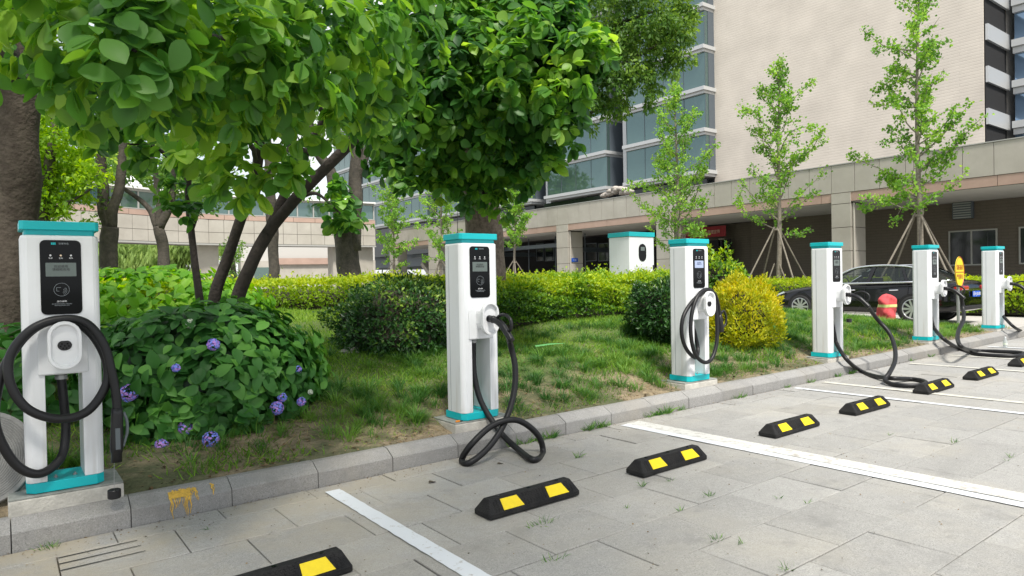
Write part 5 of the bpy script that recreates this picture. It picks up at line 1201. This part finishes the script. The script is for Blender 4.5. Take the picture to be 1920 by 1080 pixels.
for px, py, D, r_, kind in FL:
    o_ = np.array(cam.location); dv_ = np.array(at(px, py, D=D))-o_; dv_ /= np.linalg.norm(dv_); Rd = np.array((1.0, .78, .68)); oc = (o_-np.array(c1_))/Rd; dd = dv_/Rd
    A2, B2, C2 = dd@dd, oc@dd, oc@oc-1; ds_ = B2*B2-A2*C2
    tD_ = (at(px, py, D=D)-Vector(o_)).length; tE_ = (-B2-math.sqrt(ds_))/A2-.03 if ds_ > 0 else tD_; p = Vector(o_+dv_*min(tD_, tE_))
    n = int(200 if r_ > .04 else 90); q = unit(n); pos = np.array(p-(p-cam.location).normalized()*.0-c1_)+q*r_*(1+.06*rng.random((n, 1)))
    t = np.cross(q, unit(n)); V, Fc, rr = leaves(FAN, pos-t/np.linalg.norm(t, axis=1)[:, None]*.009, t, q+.3*unit(n), np.full(n, .020), rng.random(n))
    me = fast_mesh('flower_head', V, Fc); fo = link('flower_head', me, ['petal', 'petal_pink', 'petal_white'][kind], hy)
    me.materials.append(M['petal' if kind == 1 else 'petal_pink' if kind == 0 else 'petal_white']); me.polygons.foreach_set('material_index', (np.repeat(rng.random(n) < .4, 1)).astype(np.int32))
c2_ = Vector(gp(270, 560, 10.2, .15))
h2_ = empty('broad_leaf_shrub', tuple(c2_)); tag(h2_, 'low bright lime broad-leaved shrub mass between the nearest post and the dark hydrangea top', 'shrub')
crown('foliage', [hyd_leaves(c2_, (1.5, 1.3, .62), 2600, .16), hyd_leaves(c2_+Vector((-1.5, 1.0, .05)), (1.2, 1.2, .6), 1400, .16), hyd_leaves(c2_+Vector((.9, -.5, -.1)), (.8, .9, .5), 900, .15)], 'hydrangea_lime', h2_)

# ---- grass
BL = (np.array([(-.035, 0, 0), (.035, 0, 0), (-.028, .5, .03), (.028, .5, .03), (-.004, 1, -.12), (.004, 1, -.12)], float), np.array([(0, 1, 3, 2), (2, 3, 5, 4)]))
def inbed(x, y): return (y > 5.02) & (x < 16.9) & (x > -2.5)
def blades(x, y, ln, lean, wide, rn):
    n = len(x); z = hz(x, y)-.01; D_ = ZUP+np.concatenate([rng.normal(size=(n, 2))*lean[:, None], np.zeros((n, 1))], 1)
    V, Fc, r = leaves((BL[0]*np.array([wide, 1, 1]), BL[1]), np.stack([x, y, z], -1), D_, unit(n)*np.array([1, 1, .2]), ln, rn); return V, Fc, r
def nz2(x, y, s, o=0): return np.sin(x*s+o)*np.cos(y*s*1.3+o*2)+.6*np.sin(x*s*2.3+y*s*1.1+o)+.4*np.cos(y*s*3.1-x*s*1.7+o)
def lawn(n):
    th = rng.uniform(-40, 42, n)*math.pi/180; D_ = 4.6+(rng.random(n)**1.15)*13.5
    fx = (RR@np.array([0, 0, 1.]))[:2]; fx /= np.linalg.norm(fx); rx = np.array([fx[1], -fx[0]])
    x = D_*(fx[0]+np.tan(th)*rx[0]); y = D_*(fx[1]+np.tan(th)*rx[1])
    k = inbed(x, y) & ~((y > 13.8)); x, y, D_ = x[k], y[k], D_[k]
    dens = .3+.9*sstep(5.25, 6.4, y)+.45*np.clip(nz2(x, y, 2.2, 1), -1, 1)*(1-sstep(6.5, 8, y)); dens = np.where(x < 2.2, dens*.55, dens)
    k = rng.random(len(x)) < dens; x, y, D_ = x[k], y[k], D_[k]
    return x, y, D_
x, y, D_ = lawn(330000)
ln = rng.uniform(.032, .078, len(x))*(1+.35*np.clip(nz2(x, y, 1.1, 4), -1, 1)); w_ = 1.0
k = D_ < 9
parts = [blades(x[k], y[k], ln[k], np.full(k.sum(), .75), 1.5, np.clip(.5+.22*nz2(x[k], y[k], .9, 2)+.3*rng.normal(size=k.sum()), 0, 1)), blades(x[~k], y[~k], ln[~k]*1.15, np.full((~k).sum(), .6), 2.6, np.clip(.62+.2*nz2(x[~k], y[~k], .9, 2)+.25*rng.normal(size=(~k).sum()), 0, 1))]
V, Fc, r = merge(parts); tag(link('lawn_grass', fast_mesh('lawn_grass', V, Fc, r), 'grass'), 'short green grass covering the planted bank behind the kerb', 'grass', kind='stuff')
# coarse tufts
nt_ = 1000; tx = rng.uniform(-.4, 16.5, nt_); ty = 5.15+rng.random(nt_)**1.3*2.6; k = inbed(tx, ty) & ~((tx < .75) & (ty < 5.5)) & ~((tx < 1.9) & (ty > 5.75)); tx, ty = tx[k], ty[k]
for X_ in CH: k = np.hypot(tx-X_, ty-5.1) > .42; tx, ty = tx[k], ty[k]
parts = []
for a, c in zip(tx, ty):
    m_ = int(rng.integers(40, 90)); R_ = rng.uniform(.03, .10); an = rng.random(m_)*2*math.pi; rr = R_*rng.random(m_)**.5
    xx, yy = a+rr*np.cos(an), c+rr*np.sin(an); s_ = rng.uniform(.7, 1.2); L_ = rng.uniform(.06, .165, m_)*s_
    d = np.stack([np.cos(an)*rr/R_*1.0, np.sin(an)*rr/R_*1.0, np.full(m_, 1.0)], -1)+.25*rng.normal(size=(m_, 3)); z = hz(xx, np.maximum(yy, 5.06))-.01
    tint = np.clip(rng.random()*.7+.3*rng.random(m_), 0, 1)
    parts.append(leaves((BL[0]*np.array([.75, 1, 1.6]), BL[1]), np.stack([xx, yy, z], -1), d, np.stack([-np.cos(an), -np.sin(an), np.full(m_, .6)], -1), L_, tint))
V, Fc, r = merge(parts); tag(link('grass_tufts', fast_mesh('grass_tufts', V, Fc, r), 'tuft'), 'coarse darker grass tufts spread over the sandy soil along the kerb', 'grass', kind='stuff')
# dry stalks
n = 5000; x = rng.uniform(-.3, 14, n); y = 5.06+rng.random(n)**1.5*1.8; k = inbed(x, y) & (nz2(x, y, 2.6, 3) > -.1) & ~((x < .7) & (y < 5.4)); x, y = x[k], y[k]; n = len(x)
V, Fc, r = leaves((BL[0]*np.array([.6, 1, 1]), BL[1]), np.stack([x, y, hz(x, y)+.004], -1), np.concatenate([rng.normal(size=(n, 2)), rng.uniform(0, .35, (n, 1))], 1), unit(n)*.4+ZUP, rng.uniform(.05, .16, n), rng.random(n))
tag(link('dry_grass', fast_mesh('dry_grass', V, Fc, r), 'straw'), 'dry straw and dead stalks lying on the sandy soil', 'dry grass', kind='stuff')
# dead leaves and crumbs on the soil
n = 3800; x = rng.uniform(-1, 15, n); y = 4.98+rng.random(n)**1.4*2.6; z = np.where(y < 5.05, hz(x, y), hz(x, y))+.008
V, Fc, r = leaves(SMALL, np.stack([x, y, z], -1), unit(n)*np.array([1, 1, .25]), unit(n)*.5+ZUP, rng.uniform(.012, .05, n), rng.random(n))
M['litter'] = leafmat('leaf_litter', (.05, .035, .02), (.14, .095, .05), (.28, .21, .12), .85, .1, .1, 2)
tag(link('leaf_litter', fast_mesh('leaf_litter', V, Fc, r), 'litter'), 'brown dead leaves scattered on the soil behind the kerb', 'leaf litter', kind='stuff')
n = 2200; x = rng.uniform(-1, 14, n); q = rng.random(n); y = np.where(q < .6, 4.79-rng.random(n)**2.5*.35, 4.79-rng.random(n)*3.2)
V, Fc, r = leaves(FAN, np.stack([x, y, gz(x, y)+.006], -1), unit(n)*np.array([1, 1, .2]), unit(n)*.4+ZUP, rng.uniform(.004, .014, n), rng.random(n))
tag(link('grit', fast_mesh('grit', V, Fc, r), 'litter'), 'fine grit and crumbs of leaf on the paving along the kerb', 'grit', kind='stuff')
# weeds growing out of paving joints and along the kerb foot
def weed(p, n, ln, spread, name, label, cat, grp, m='tuft'):
    t = empty(name, tuple(p)); tag(t, label, cat, grp); an = rng.random(n)*2*math.pi
    pos = np.stack([np.cos(an)*spread*rng.random(n), np.sin(an)*spread*.35*rng.random(n), np.zeros(n)], -1); d = np.stack([np.cos(an)*.7, np.sin(an)*.7, np.full(n, .8)], -1)+.3*rng.normal(size=(n, 3))
    V, Fc, r = leaves((BL[0]*np.array([1.2, 1, 1.5]), BL[1]), pos, d, unit(n)+ZUP, rng.uniform(ln*.5, ln, n), rng.random(n)); link('blades', fast_mesh('blades', V, Fc, r), m, t)
for px, py, n, ln, sp in [(1085, 858, 16, .09, .04), (1206, 912, 14, .07, .03), (1256, 902, 12, .05, .05), (1330, 930, 22, .05, .06), (1276, 958, 9, .06, .03), (1513, 944, 10, .04, .03), (1462, 934, 12, .04, .05), (1175, 953, 10, .04, .02), (1020, 982, 34, .05, .12), (1344, 1012, 22, .045, .08), (1390, 1020, 12, .05, .04), (1040, 1050, 24, .05, .1), (1790, 830, 14, .06, .05), (1896, 857, 12, .05, .05), (1887, 864, 8, .04, .03), (96, 1027, 30, .06, .08), (1476, 1066, 18, .05, .07), (392, 992, 8, .05, .03), (1668, 816, 8, .04, .02)]:
    weed(G(px, py, .004), n, ln, sp, 'joint_weed', 'small weed sprouting from a joint of the grey paving', 'weed', 'weeds in the paving joints')
for px, py, n, ln in [(1120, 810, 40, .13), (1138, 805, 36, .12), (1155, 803, 26, .1), (1075, 832, 50, .12), (1060, 840, 36, .10), (1232, 778, 40, .11), (1250, 775, 46, .13), (1268, 768, 26, .09), (1222, 783, 22, .08), (1390, 745, 30, .1), (1385, 748, 20, .08), (1478, 727, 24, .07), (1520, 717, 30, .09), (1560, 705, 36, .1), (1590, 700, 40, .12), (1730, 668, 26, .1), (1700, 676, 20, .08), (968, 838, 22, .1), (1000, 836, 24, .1)]:
    p = G(px, py, .003); p.y = 4.775; p.z = gz(p.x, 4.78)+.003; weed(p, n, ln, .07, 'kerb_weed', 'thin grass tuft growing at the foot of the kerb', 'weed', 'grass tufts along the kerb foot')

# ================================================================== vehicles and small things
def glassmat(name, tint=(.02, .03, .03), amt=.45):
    m = bpy.data.materials.new(name); m.use_nodes = True; n = m.node_tree.nodes; l = m.node_tree.links; p = n['Principled BSDF']; out = n['Material Output']
    p.inputs['Base Color'].default_value = (*tint, 1); p.inputs['Roughness'].default_value = .03; p.inputs['Specular IOR Level'].default_value = .9
    t = n.new('ShaderNodeBsdfTransparent'); t.inputs[0].default_value = (.75, .8, .78, 1); mx = n.new('ShaderNodeMixShader'); mx.inputs[0].default_value = amt
    l.new(p.outputs[0], mx.inputs[1]); l.new(t.outputs[0], mx.inputs[2]); l.new(mx.outputs[0], out.inputs[0]); return m
M['car_glass'] = glassmat('car_window_glass', amt=.6)
M['car_black'] = mat('black_car_paint', (.003, .003, .004), .12, spec=.35, coat=.4)
M['car_white'] = mat('white_car_paint', (.8, .8, .8), .2, coat=1)
M['chrome'] = mat('bright_chrome', (.75, .76, .78), .18, metal=1)
M['tyre'] = mat('tyre_rubber', (.02, .02, .02), .7)
M['rim'] = mat('alloy_rim', (.62, .63, .65), .3, metal=.8)
M['tail'] = mat('red_tail_lamp', (.45, .01, .015), .15, coat=1)
M['headlamp'] = mat('clear_headlamp', (.55, .58, .62), .1, coat=1)
M['plate'] = mat('blue_number_plate', (.02, .10, .55), .4)
M['seat'] = mat('dark_seat', (.02, .019, .018), .7)
def make_car(loc, rz, paint, label, name, group=None):
    root = empty(name, loc, rz, label, 'car', group)
    # x, half width, sill z, shoulder z, top z
    st = [(2.46, .52, .30, .52, .56), (2.42, .68, .24, .60, .64), (2.30, .80, .20, .68, .72), (2.05, .88, .19, .74, .80), (1.75, .915, .19, .80, .86), (1.45, .93, .2, .84, .895), (1.1, .935, .2, .88, .93), (.85, .935, .2, .90, .955), (.4, .935, .2, .93, .96), (-.3, .935, .2, .945, .965), (-1.0, .935, .2, .955, .975), (-1.5, .93, .2, .96, .99), (-1.9, .92, .22, .96, 1.01), (-2.2, .90, .24, .95, 1.02), (-2.42, .86, .27, .93, 1.025), (-2.5, .83, .30, .88, .98), (-2.56, .76, .33, .80, .84)]
    V = []; ring = lambda x, w_, zb, zs, zt: [(x, w_*.86, zb), (x, w_*.97, zb+.05), (x, w_*1.0, zb+.22), (x, w_*.985, .60 if zs > .7 else zs*.85), (x, w_*.965, zs-.06), (x, w_*.93, zs), (x, w_*.80, zt), (x, w_*.4, zt+.018), (x, 0, zt+.025)]
    b = MB(); rows = []
    for s_ in st:
        r_ = ring(*s_); rows.append(r_+[(x, -y, z) for x, y, z in r_[-2::-1]])
    n = len(rows[0]); vs = [v for r_ in rows for v in r_]; fs = []
    for i in range(len(rows)-1):
        for k in range(n): fs.append((i*n+k, i*n+(k+1) % n, (i+1)*n+(k+1) % n, (i+1)*n+k))
    fs += [tuple(range(n)), tuple(range((len(rows)-1)*n, len(rows)*n))]
    b.add(vs, fs); bo = b.build('body', paint, root, smooth=True)
    sub = bo.modifiers.new('sub', 'SUBSURF'); sub.levels = 1; sub.render_levels = 2
    # greenhouse: base line and roof line
    base = [(1.0, .80, .95), (.55, .86, .955), (-.35, .875, .97), (-1.2, .87, .985), (-1.75, .84, 1.0), (-2.15, .74, 1.02)]
    roof = [(.12, .56, 1.37), (.0, .60, 1.395), (-.45, .635, 1.44), (-1.05, .62, 1.425), (-1.35, .59, 1.38), (-1.5, .54, 1.34)]
    for s in (-1, 1):
        # side glass panes between pillars
        def bp(t): i = min(int(t), 4); f = t-i; return [base[i][k]*(1-f)+base[i+1][k]*f for k in range(3)]
        def rp(t): i = min(int(t), 4); f = t-i; return [roof[i][k]*(1-f)+roof[i+1][k]*f for k in range(3)]
        for (t0, t1) in ((.55, 1.95), (2.1, 3.25), (3.35, 4.1)):
            g = MB(); nn_ = 6; vs = []
            for q in range(nn_+1):
                t = t0+(t1-t0)*q/nn_; a, c = bp(t), rp(t)
                for f in (.04, .93): vs.append((a[0]*(1-f)+c[0]*f, s*((a[1]*(1-f)+c[1]*f)), a[2]*(1-f)+c[2]*f))
            g.add(vs, [(2*q, 2*q+1, 2*q+3, 2*q+2) for q in range(nn_)]); g.build('side_window', 'car_glass', root, smooth=True)
        for t, w_ in ((.3, .045), (2.02, .05), (3.3, .03), (4.6, .16)):
            a, c = bp(t), rp(t); p_ = MB(); p_.box(-w_, w_, -.02, .02, 0, 1); o_ = p_.mesh('pillar')
            for v in o_.vertices: f = v.co.z; v.co = Vector((a[0]*(1-f)+c[0]*f+v.co.x, s*(a[1]*(1-f)+c[1]*f)+v.co.y, a[2]*(1-f)+c[2]*f))
            link('pillar', o_, paint, root)
        tr = MB(); tr.tube([(x, s*(y+.012), z+.02) for x, y, z in base[:5]], .026, 6); tr.tube([(base[4][0], s*(base[4][1]+.012), base[4][2]+.02), (-1.55, s*.70, 1.2), (roof[4][0]-.05, s*.63, 1.345)], .010, 6); tr.build('chrome_strip', 'chrome', root, smooth=True)
        tr = MB(); tr.tube(catmull([(.93, s*.80, .97), (.5, s*.69, 1.2), (.12, s*.59, 1.385), (-.45, s*.655, 1.448), (-1.05, s*.64, 1.432), (-1.5, s*.58, 1.34), (-2.0, s*.75, 1.08)], 5), .030, 6); tr.build('roof_rail', 'chrome', root, smooth=True)
        for hx in (.05, -1.05):
            h = MB(); h.tube([(hx+.11, s*.925, .80), (hx+.09, s*.955, .805), (hx-.09, s*.955, .81), (hx-.11, s*.925, .81)], .014, 6); h.build('door_handle', 'chrome', root)
        dl = MB()
        for xx in (.86, -.32, -1.38): dl.box(xx-.004, xx+.004, s*.928, s*.9375, .32, .90) if s > 0 else dl.box(xx-.004, xx+.004, -.9375, -.928, .32, .90)
        tag(dl.build('door_gaps', 'void', root), kind='stuff')
        m_ = MB(); m_.lathe([(.0, -.09), (.07, -.08), (.085, 0), (.06, .07), (0, .09)], 12, Matrix.Translation((.72, s*1.0, 1.0))@Matrix.Diagonal((.8, 1.2, .75, 1)), 'Y'); m_.build('wing_mirror', paint, root, smooth=True)
        hl = MB(); hl.add([(2.43, s*.60, .60), (2.36, s*.74, .60), (2.18, s*.862, .66), (1.98, s*.885, .72), (2.05, s*.82, .765), (2.28, s*.70, .70), (2.41, s*.58, .66)], [tuple(range(7))]); 
        for v_i, v in enumerate(hl.v): hl.v[v_i] = (v[0]+.014, v[1]+s*.012, v[2]+.006)
        hl.build('headlight', 'headlamp', root)
        tl = MB(); tl.box(-2.585, -2.40, s*.42 if s > 0 else -.885, .885 if s > 0 else -.42, .80, .91); tl.build('tail_light', 'tail', root, bevel=.03)
    rf = MB(); vs = []
    for x, y, z in [(.16, .55, 1.352)]+roof+[(-1.56, .5, 1.31)]: vs += [(x, -y-.02, z), (x, -y*.5, z+.018), (x, 0, z+.024), (x, y*.5, z+.018), (x, y+.02, z)]
    rf.add(vs, [(5*i+k, 5*i+k+1, 5*i+k+6, 5*i+k+5) for i in range(7) for k in range(4)]); rf.build('roof', paint, root, smooth=True)
    for nm, (a, c) in (('windscreen', ((1.02, .79, .955), (.15, .55, 1.36))), ('rear_window', ((-2.14, .73, 1.02), (-1.53, .52, 1.325)))):
        g = MB(); vs = []
        for f in (0, .5, 1):
            x, y, z = [a[k]*(1-f)+c[k]*f for k in range(3)]; bow = .06 if nm == 'windscreen' else -.05
            z += .02*(f == .5); vs += [(x, -y, z), (x+bow, -y*.4, z+.01), (x+bow, y*.4, z+.01), (x, y, z)]
        g.add(vs, [(4*i+k, 4*i+k+1, 4*i+k+5, 4*i+k+4) for i in range(2) for k in range(3)]); g.build(nm, 'car_glass', root, smooth=True)
    for sx_, sy_ in ((.0, .38), (.0, -.38), (-1.0, .40), (-1.0, -.40)):
        s_ = MB(); s_.box(sx_-.12, sx_+.02, sy_-.24, sy_+.24, .6, 1.12); s_.box(sx_-.12, sx_-.02, sy_-.12, sy_+.12, 1.14, 1.30); s_.build('seat', 'seat', root, bevel=.04)
    sw = MB(); sw.tube([(.45+.05*math.cos(a), .38+.18*math.sin(a), 1.0+.15*math.cos(a)) for a in np.linspace(0, 2*math.pi, 16)], .015, 6); sw.build('steering_wheel', 'seat', root)
    for wx in (1.50, -1.51):
        for s in (-1, 1):
            ar = MB(); ar.lathe([(.0, 0), (.385, 0), (.385, .004), (0, .004)], 32, Matrix.Translation((wx, s*.934, .335))@Matrix.Diagonal((1, s, 1, 1)), 'Y'); ar.build('arch_shade', 'void', root)  # flat black disc painted as the shade inside the arch
            w_ = MB(); mt = Matrix.Translation((wx, s*.80, .335))@Matrix.Diagonal((1, s, 1, 1)); w_.lathe([(.24, 0), (.32, 0), (.335, .03), (.335, .12), (.318, .15), (.25, .155), (.24, .13)], 32, mt, 'Y'); wo = w_.build('tyre', 'tyre', root, smooth=True)
            r_ = MB(); r_.lathe([(.235, .12), (.252, .157), (.238, .16), (.225, .13)], 32, mt, 'Y'); r_.lathe([(0, .13), (.05, .13), (.045, .145), (0, .148)], 16, mt, 'Y')
            for k in range(10):
                a = 2*math.pi*k/10; c_, s2 = math.cos(a), math.sin(a); pth = [(.04, .02), (.235, .028)]
                q = []
                for rr_, hw in pth:
                    for sg in (-1, 1):
                        for yy_ in (.105, .145): q.append(mt@Vector((rr_*c_-sg*hw*s2, yy_, rr_*s2+sg*hw*c_)))
                r_.add(q, [(0, 1, 3, 2), (4, 6, 7, 5), (0, 4, 5, 1), (2, 3, 7, 6), (1, 5, 7, 3), (0, 2, 6, 4)])
            r_.build('rim', 'rim', wo); h_ = MB(); h_.lathe([(0, .05), (.236, .05), (.236, .07), (0, .07)], 24, mt, 'Y'); h_.build('brake_disc', 'void', wo)
    pl = MB(); pl.box(-2.60, -2.575, -.22, .22, .63, .77); po = pl.build('number_plate', 'plate', root, bevel=.004)
    text_obj('plate_text', '苏A·J0U00', .11, 'ink', po, (-2.603, 0, .70), rot=(math.pi/2, 0, -math.pi/2), depth=.001)
    b = MB(); b.box(-2.60, -2.54, -.72, .72, .33, .42); b.build('rear_bumper_insert', 'void', root, bevel=.02)
    b = MB(); b.box(-2.575, -2.55, -.40, .40, .79, .805); b.build('boot_strip', 'chrome', root)
    return root
make_car((19.25, 9.1, .19), math.radians(90), 'car_black', 'black sedan with chrome window trim parked on the pale road behind the lawn', 'parked_car')
wc = at(782, 530, D=41); make_car((wc.x, wc.y+1.0, .16), math.radians(82), 'car_white', 'small white car just showing its roof over the hedge left of the second post', 'parked_car')

# charging cabinet
cn_ = at(1180, 470, D=16.0); zt_ = at(1180, 436, D=16.0).z; zb_ = hzs(cn_.x, cn_.y)-.05
x1_ = at(1226, 470, Y=cn_.y).x; y1_ = at(1142, 470, X=cn_.x).y
M['cab_grey'] = mat('light_grey_enamel', (.62, .64, .63), .4)
kb = empty('charging_cabinet', (cn_.x, cn_.y, zb_), 0, 'tall white power cabinet with a teal top band standing behind the hedge', 'power cabinet')
w_, d_, h_ = x1_-cn_.x, y1_-cn_.y, zt_-zb_
b = MB(); b.box(0, w_, 0, d_, 0, h_-.09); b.build('housing', 'white', kb, bevel=.012)
b = MB(); b.box(-.02, w_+.02, -.02, d_+.02, h_-.089, h_+.02); b.build('top_band', 'teal', kb, bevel=.008)
us = w_/45.0
pz = lambda py: at(1200, py, Y=cn_.y).z-zb_
b = MB(); b.prism([(p[0]+w_*.52, p[1]) for p in stadium(w_*.30, pz(457)-pz(490), 8, (pz(457)+pz(490))/2)], -.012, -.0005, 'Y'); sp_ = b.build('control_panel', 'black_glass', kb)
b = MB(); b.box(w_*.44, w_*.60, -.016, -.0125, pz(470), pz(463)); b.build('display', 'lcd', sp_)
b = MB(); b.box(w_*.18, w_*.86, -.01, -.0005, pz(516), pz(498)); vb_ = b.build('vent_grille', 'cab_grey', kb)
b = MB(); [b.box(w_*.2, w_*.84, -.017, -.0105, z, z+.012) for z in np.linspace(pz(514), pz(500), 8)]; b.build('louvre', 'white', vb_)
b = MB(); b.box(w_*.94, w_*.975, -.03, -.0005, pz(506), pz(497)); b.build('handle', 'plug', kb)
text_obj('logo_text', '智慧充电', w_*.07, 'ink_dim', kb, (w_*.22, -.003, pz(441)), depth=.001)

# yellow round sign on a post
sp0 = at(1797, 605, D=15.2); sz = .19+.05
ctr = at(1799.5, 510, D=15.2); M['sign_y'] = mat('yellow_sign_face', (.72, .68, .02), .4); M['sign_r'] = mat('red_sign_print', (.50, .08, .02), .5)
sg = empty('parking_notice', (ctr.x, ctr.y, sz), 0, 'round yellow sign with red characters on a grey post before the sedan', 'sign'); sg.rotation_euler = (0, 0, math.radians(6))
b = MB(); b.box(-.045, .045, .012, .06, -.1, ctr.z-sz+.28); b.build('post', 'steel', sg, bevel=.01)
b = MB(); b.lathe([(0, 0), (.345, 0), (.345, .010), (0, .010)], 40, Matrix.Translation((0, 0, ctr.z-sz)), 'Y'); pb2 = b.build('face', 'sign_y', sg)
b = MB(); b.tube([(.335*math.cos(a), -.001, ctr.z-sz+.335*math.sin(a)) for a in np.linspace(0, 2*math.pi, 41)], .009, 6, cap=False); b.build('rim', 'sign_r', pb2)
text_obj('characters', '消防通道', .125, 'sign_r', pb2, (0, -.004, ctr.z-sz+.095), depth=.001); text_obj('characters', '严禁停车', .125, 'sign_r', pb2, (0, -.004, ctr.z-sz-.115), depth=.001)
b = MB(); b.box(-.31, .31, -.005, -.0008, ctr.z-sz-.012, ctr.z-sz+.006); b.build('dividing_line', 'sign_r', pb2)

# red cloth-wrapped bundle
M['red_cloth'] = mat('faded_red_cloth', (.55, .07, .08), .85, noise_amt=.2, noise_scale=6, bump=.4, bump_scale=18); M['hi_vis'] = mat('lime_reflective_tape', (.62, .66, .25), .5)
rp_ = at(1662, 592, D=15.9); zb2 = hzs(rp_.x, rp_.y); hh = at(1660, 549, D=15.9).z-zb2
rd = empty('wrapped_bundle', (rp_.x, rp_.y, zb2), 0, 'red cloth-wrapped bundle with a lime stripe standing on the grass before the black sedan', 'bundle')
def bundle(z0, z1, grow, nm, mm, par):
    V = []; F_ = []; n, m = 40, 26
    for i in range(m+1):
        f = z0+(z1-z0)*i/m; R_ = .23*(1-.10*f)*math.sqrt(max(0, 1-max(0, (f-.68)/.32)**2.4)) if f > .68 else .23*(1-.10*f)
        for k in range(n):
            a = 2*math.pi*k/n; rr = R_+grow+(.030*math.sin(a*3+f*5+1)+.020*math.sin(a*5-f*7)+.012*math.sin(a*9-f*11)+.014*math.sin(f*19+2*a))*(R_/.23)
            V.append((rr*math.cos(a)+.03*f*math.sin(3*f), rr*.8*math.sin(a), hh*f-.02))
    for i in range(m):
        for k in range(n): F_.append((i*n+k, i*n+(k+1) % n, (i+1)*n+(k+1) % n, (i+1)*n+k))
    F_ += [tuple(range(n-1, -1, -1)), tuple(range(m*n, m*n+n))]; b = MB(); b.add(V, F_); return b.build(nm, mm, par, smooth=True)
bo_ = bundle(0, 1, 0, 'cloth', 'red_cloth', rd); bundle(.55, .64, .004, 'stripe', 'hi_vis', bo_)

# grooved disc leaning behind the nearest plinth
M['grey_disc'] = mat('grey_weathered_cement', (.22, .22, .21), .85, noise_amt=.15, noise_scale=10, bump=.3, bump_scale=50)
dc = at(-38, 862, Y=5.22); ds = empty('grooved_disc', tuple(dc), 0, 'grey disc with concentric grooves leaning at the far left behind the nearest post', 'disc')
ds.rotation_euler = (math.radians(-18), 0, math.radians(-14))
pr_ = [(0, -.02)]; r_ = .02
while r_ < .27: pr_ += [(r_, -.02), (r_+.002, -.016), (r_+.005, -.016), (r_+.007, -.02)]; r_ += .0125
pr_ += [(.285, -.02), (.29, -.015), (.29, .02), (0, .02)]
b = MB(); b.lathe(pr_, 64, None, 'Y'); b.build('disc', 'grey_disc', ds)

# small litter
def mk(name, label, cat, loc): return empty(name, tuple(loc), 0, label, cat)
bl = G(1885, 652, 0); bt = mk('plastic_bottle', 'small clear plastic bottle standing by the kerb near the farthest post', 'bottle', bl)
M['pet'] = glassmat('clear_plastic', (.6, .62, .62), .45)
b = MB(); b.lathe([(.0, 0), (.032, .002), (.034, .02), (.031, .05), (.034, .08), (.034, .12), (.015, .165), (.013, .18)], 16); b.build('bottle_body', 'pet', bt, smooth=True)
b = MB(); b.lathe([(.015, .178), (.016, .18), (.016, .196), (.0, .197)], 12); b.build('bottle_cap', 'white_in', bt)
b = MB(); b.lathe([(.0352, .055), (.0352, .085)], 16); b.build('bottle_label', 'petal_white', bt)
st_ = at(656, 660, D=7.9); s0_ = mk('stone', 'pale flat stone lying at the foot of the dark glossy shrub', 'stone', (st_.x, st_.y, hzs(st_.x, st_.y)))
M['stone_w'] = mat('pale_stone', (.42, .40, .37), .8, noise_amt=.2, noise_scale=20)
bm4 = bmesh.new(); bmesh.ops.create_icosphere(bm4, subdivisions=3, radius=1)
for v in bm4.verts: v.co = Vector((v.co.x*.13, v.co.y*.09, v.co.z*.055))*(1+.35*noise.noise(v.co*1.8))
me = bpy.data.meshes.new('rock'); bm4.to_mesh(me); bm4.free(); link('rock', me, 'stone_w', s0_)
M['orange'] = mat('orange_plastic', (.75, .25, .02), .4)
op = Vector((CH[1]-.235, 4.97, CZ[1]-.002)); oo = mk('cutter', 'tiny orange and black cutter left on the plinth under the second post', 'tool', op)
b = MB(); b.box(-.03, .012, -.008, .008, .0, .014); b.build('handle', 'orange', oo, bevel=.004); b = MB(); b.box(.0125, .04, -.006, .006, .001, .010); b.build('blade_sheath', 'plug', oo, bevel=.002)
M['dead_leaf'] = mat('dead_brown_leaf', (.07, .055, .035), .8)
for k, (px, py, L_, a) in enumerate([(805, 905, .07, 20), (933, 870, .06, 5), (668, 926, .02, 40), (1375, 865, .02, 70), (1240, 882, .025, 30), (1149, 863, .02, 50)]):
    p = G(px, py, .006); V, Fc, r = leaves(OVATE, np.zeros((1, 3)), np.array([[math.cos(math.radians(a)), math.sin(math.radians(a)), .05]]), np.array([[0, 0, 1.]]), np.array([L_]), np.zeros(1))
    o = link('fallen_leaf', fast_mesh('fallen_leaf', V, Fc), 'dead_leaf'); o.location = p; tag(o, 'curled dead brown leaf lying on the paving', 'leaf', 'dead leaves on the paving')
gl_ = at(1020, 658, D=8.7); a_ = np.array([[gl_.x-.22, gl_.y-.1, hzs(gl_.x, gl_.y)+.09]])
V, Fc, r = leaves((BL[0]*np.array([1.1, 1, .3]), BL[1]), a_*0, np.array([[1, -.25, .06]]), np.array([[0, -.6, 1.]]), np.array([.42]), np.zeros(1))
M['blade'] = mat('long_green_blade', (.10, .32, .10), .5); o = link('long_blade', fast_mesh('long_blade', V, Fc), 'blade'); o.location = a_[0]; tag(o, 'long bright green leaf blade lying on the lawn right of the second post', 'leaf')
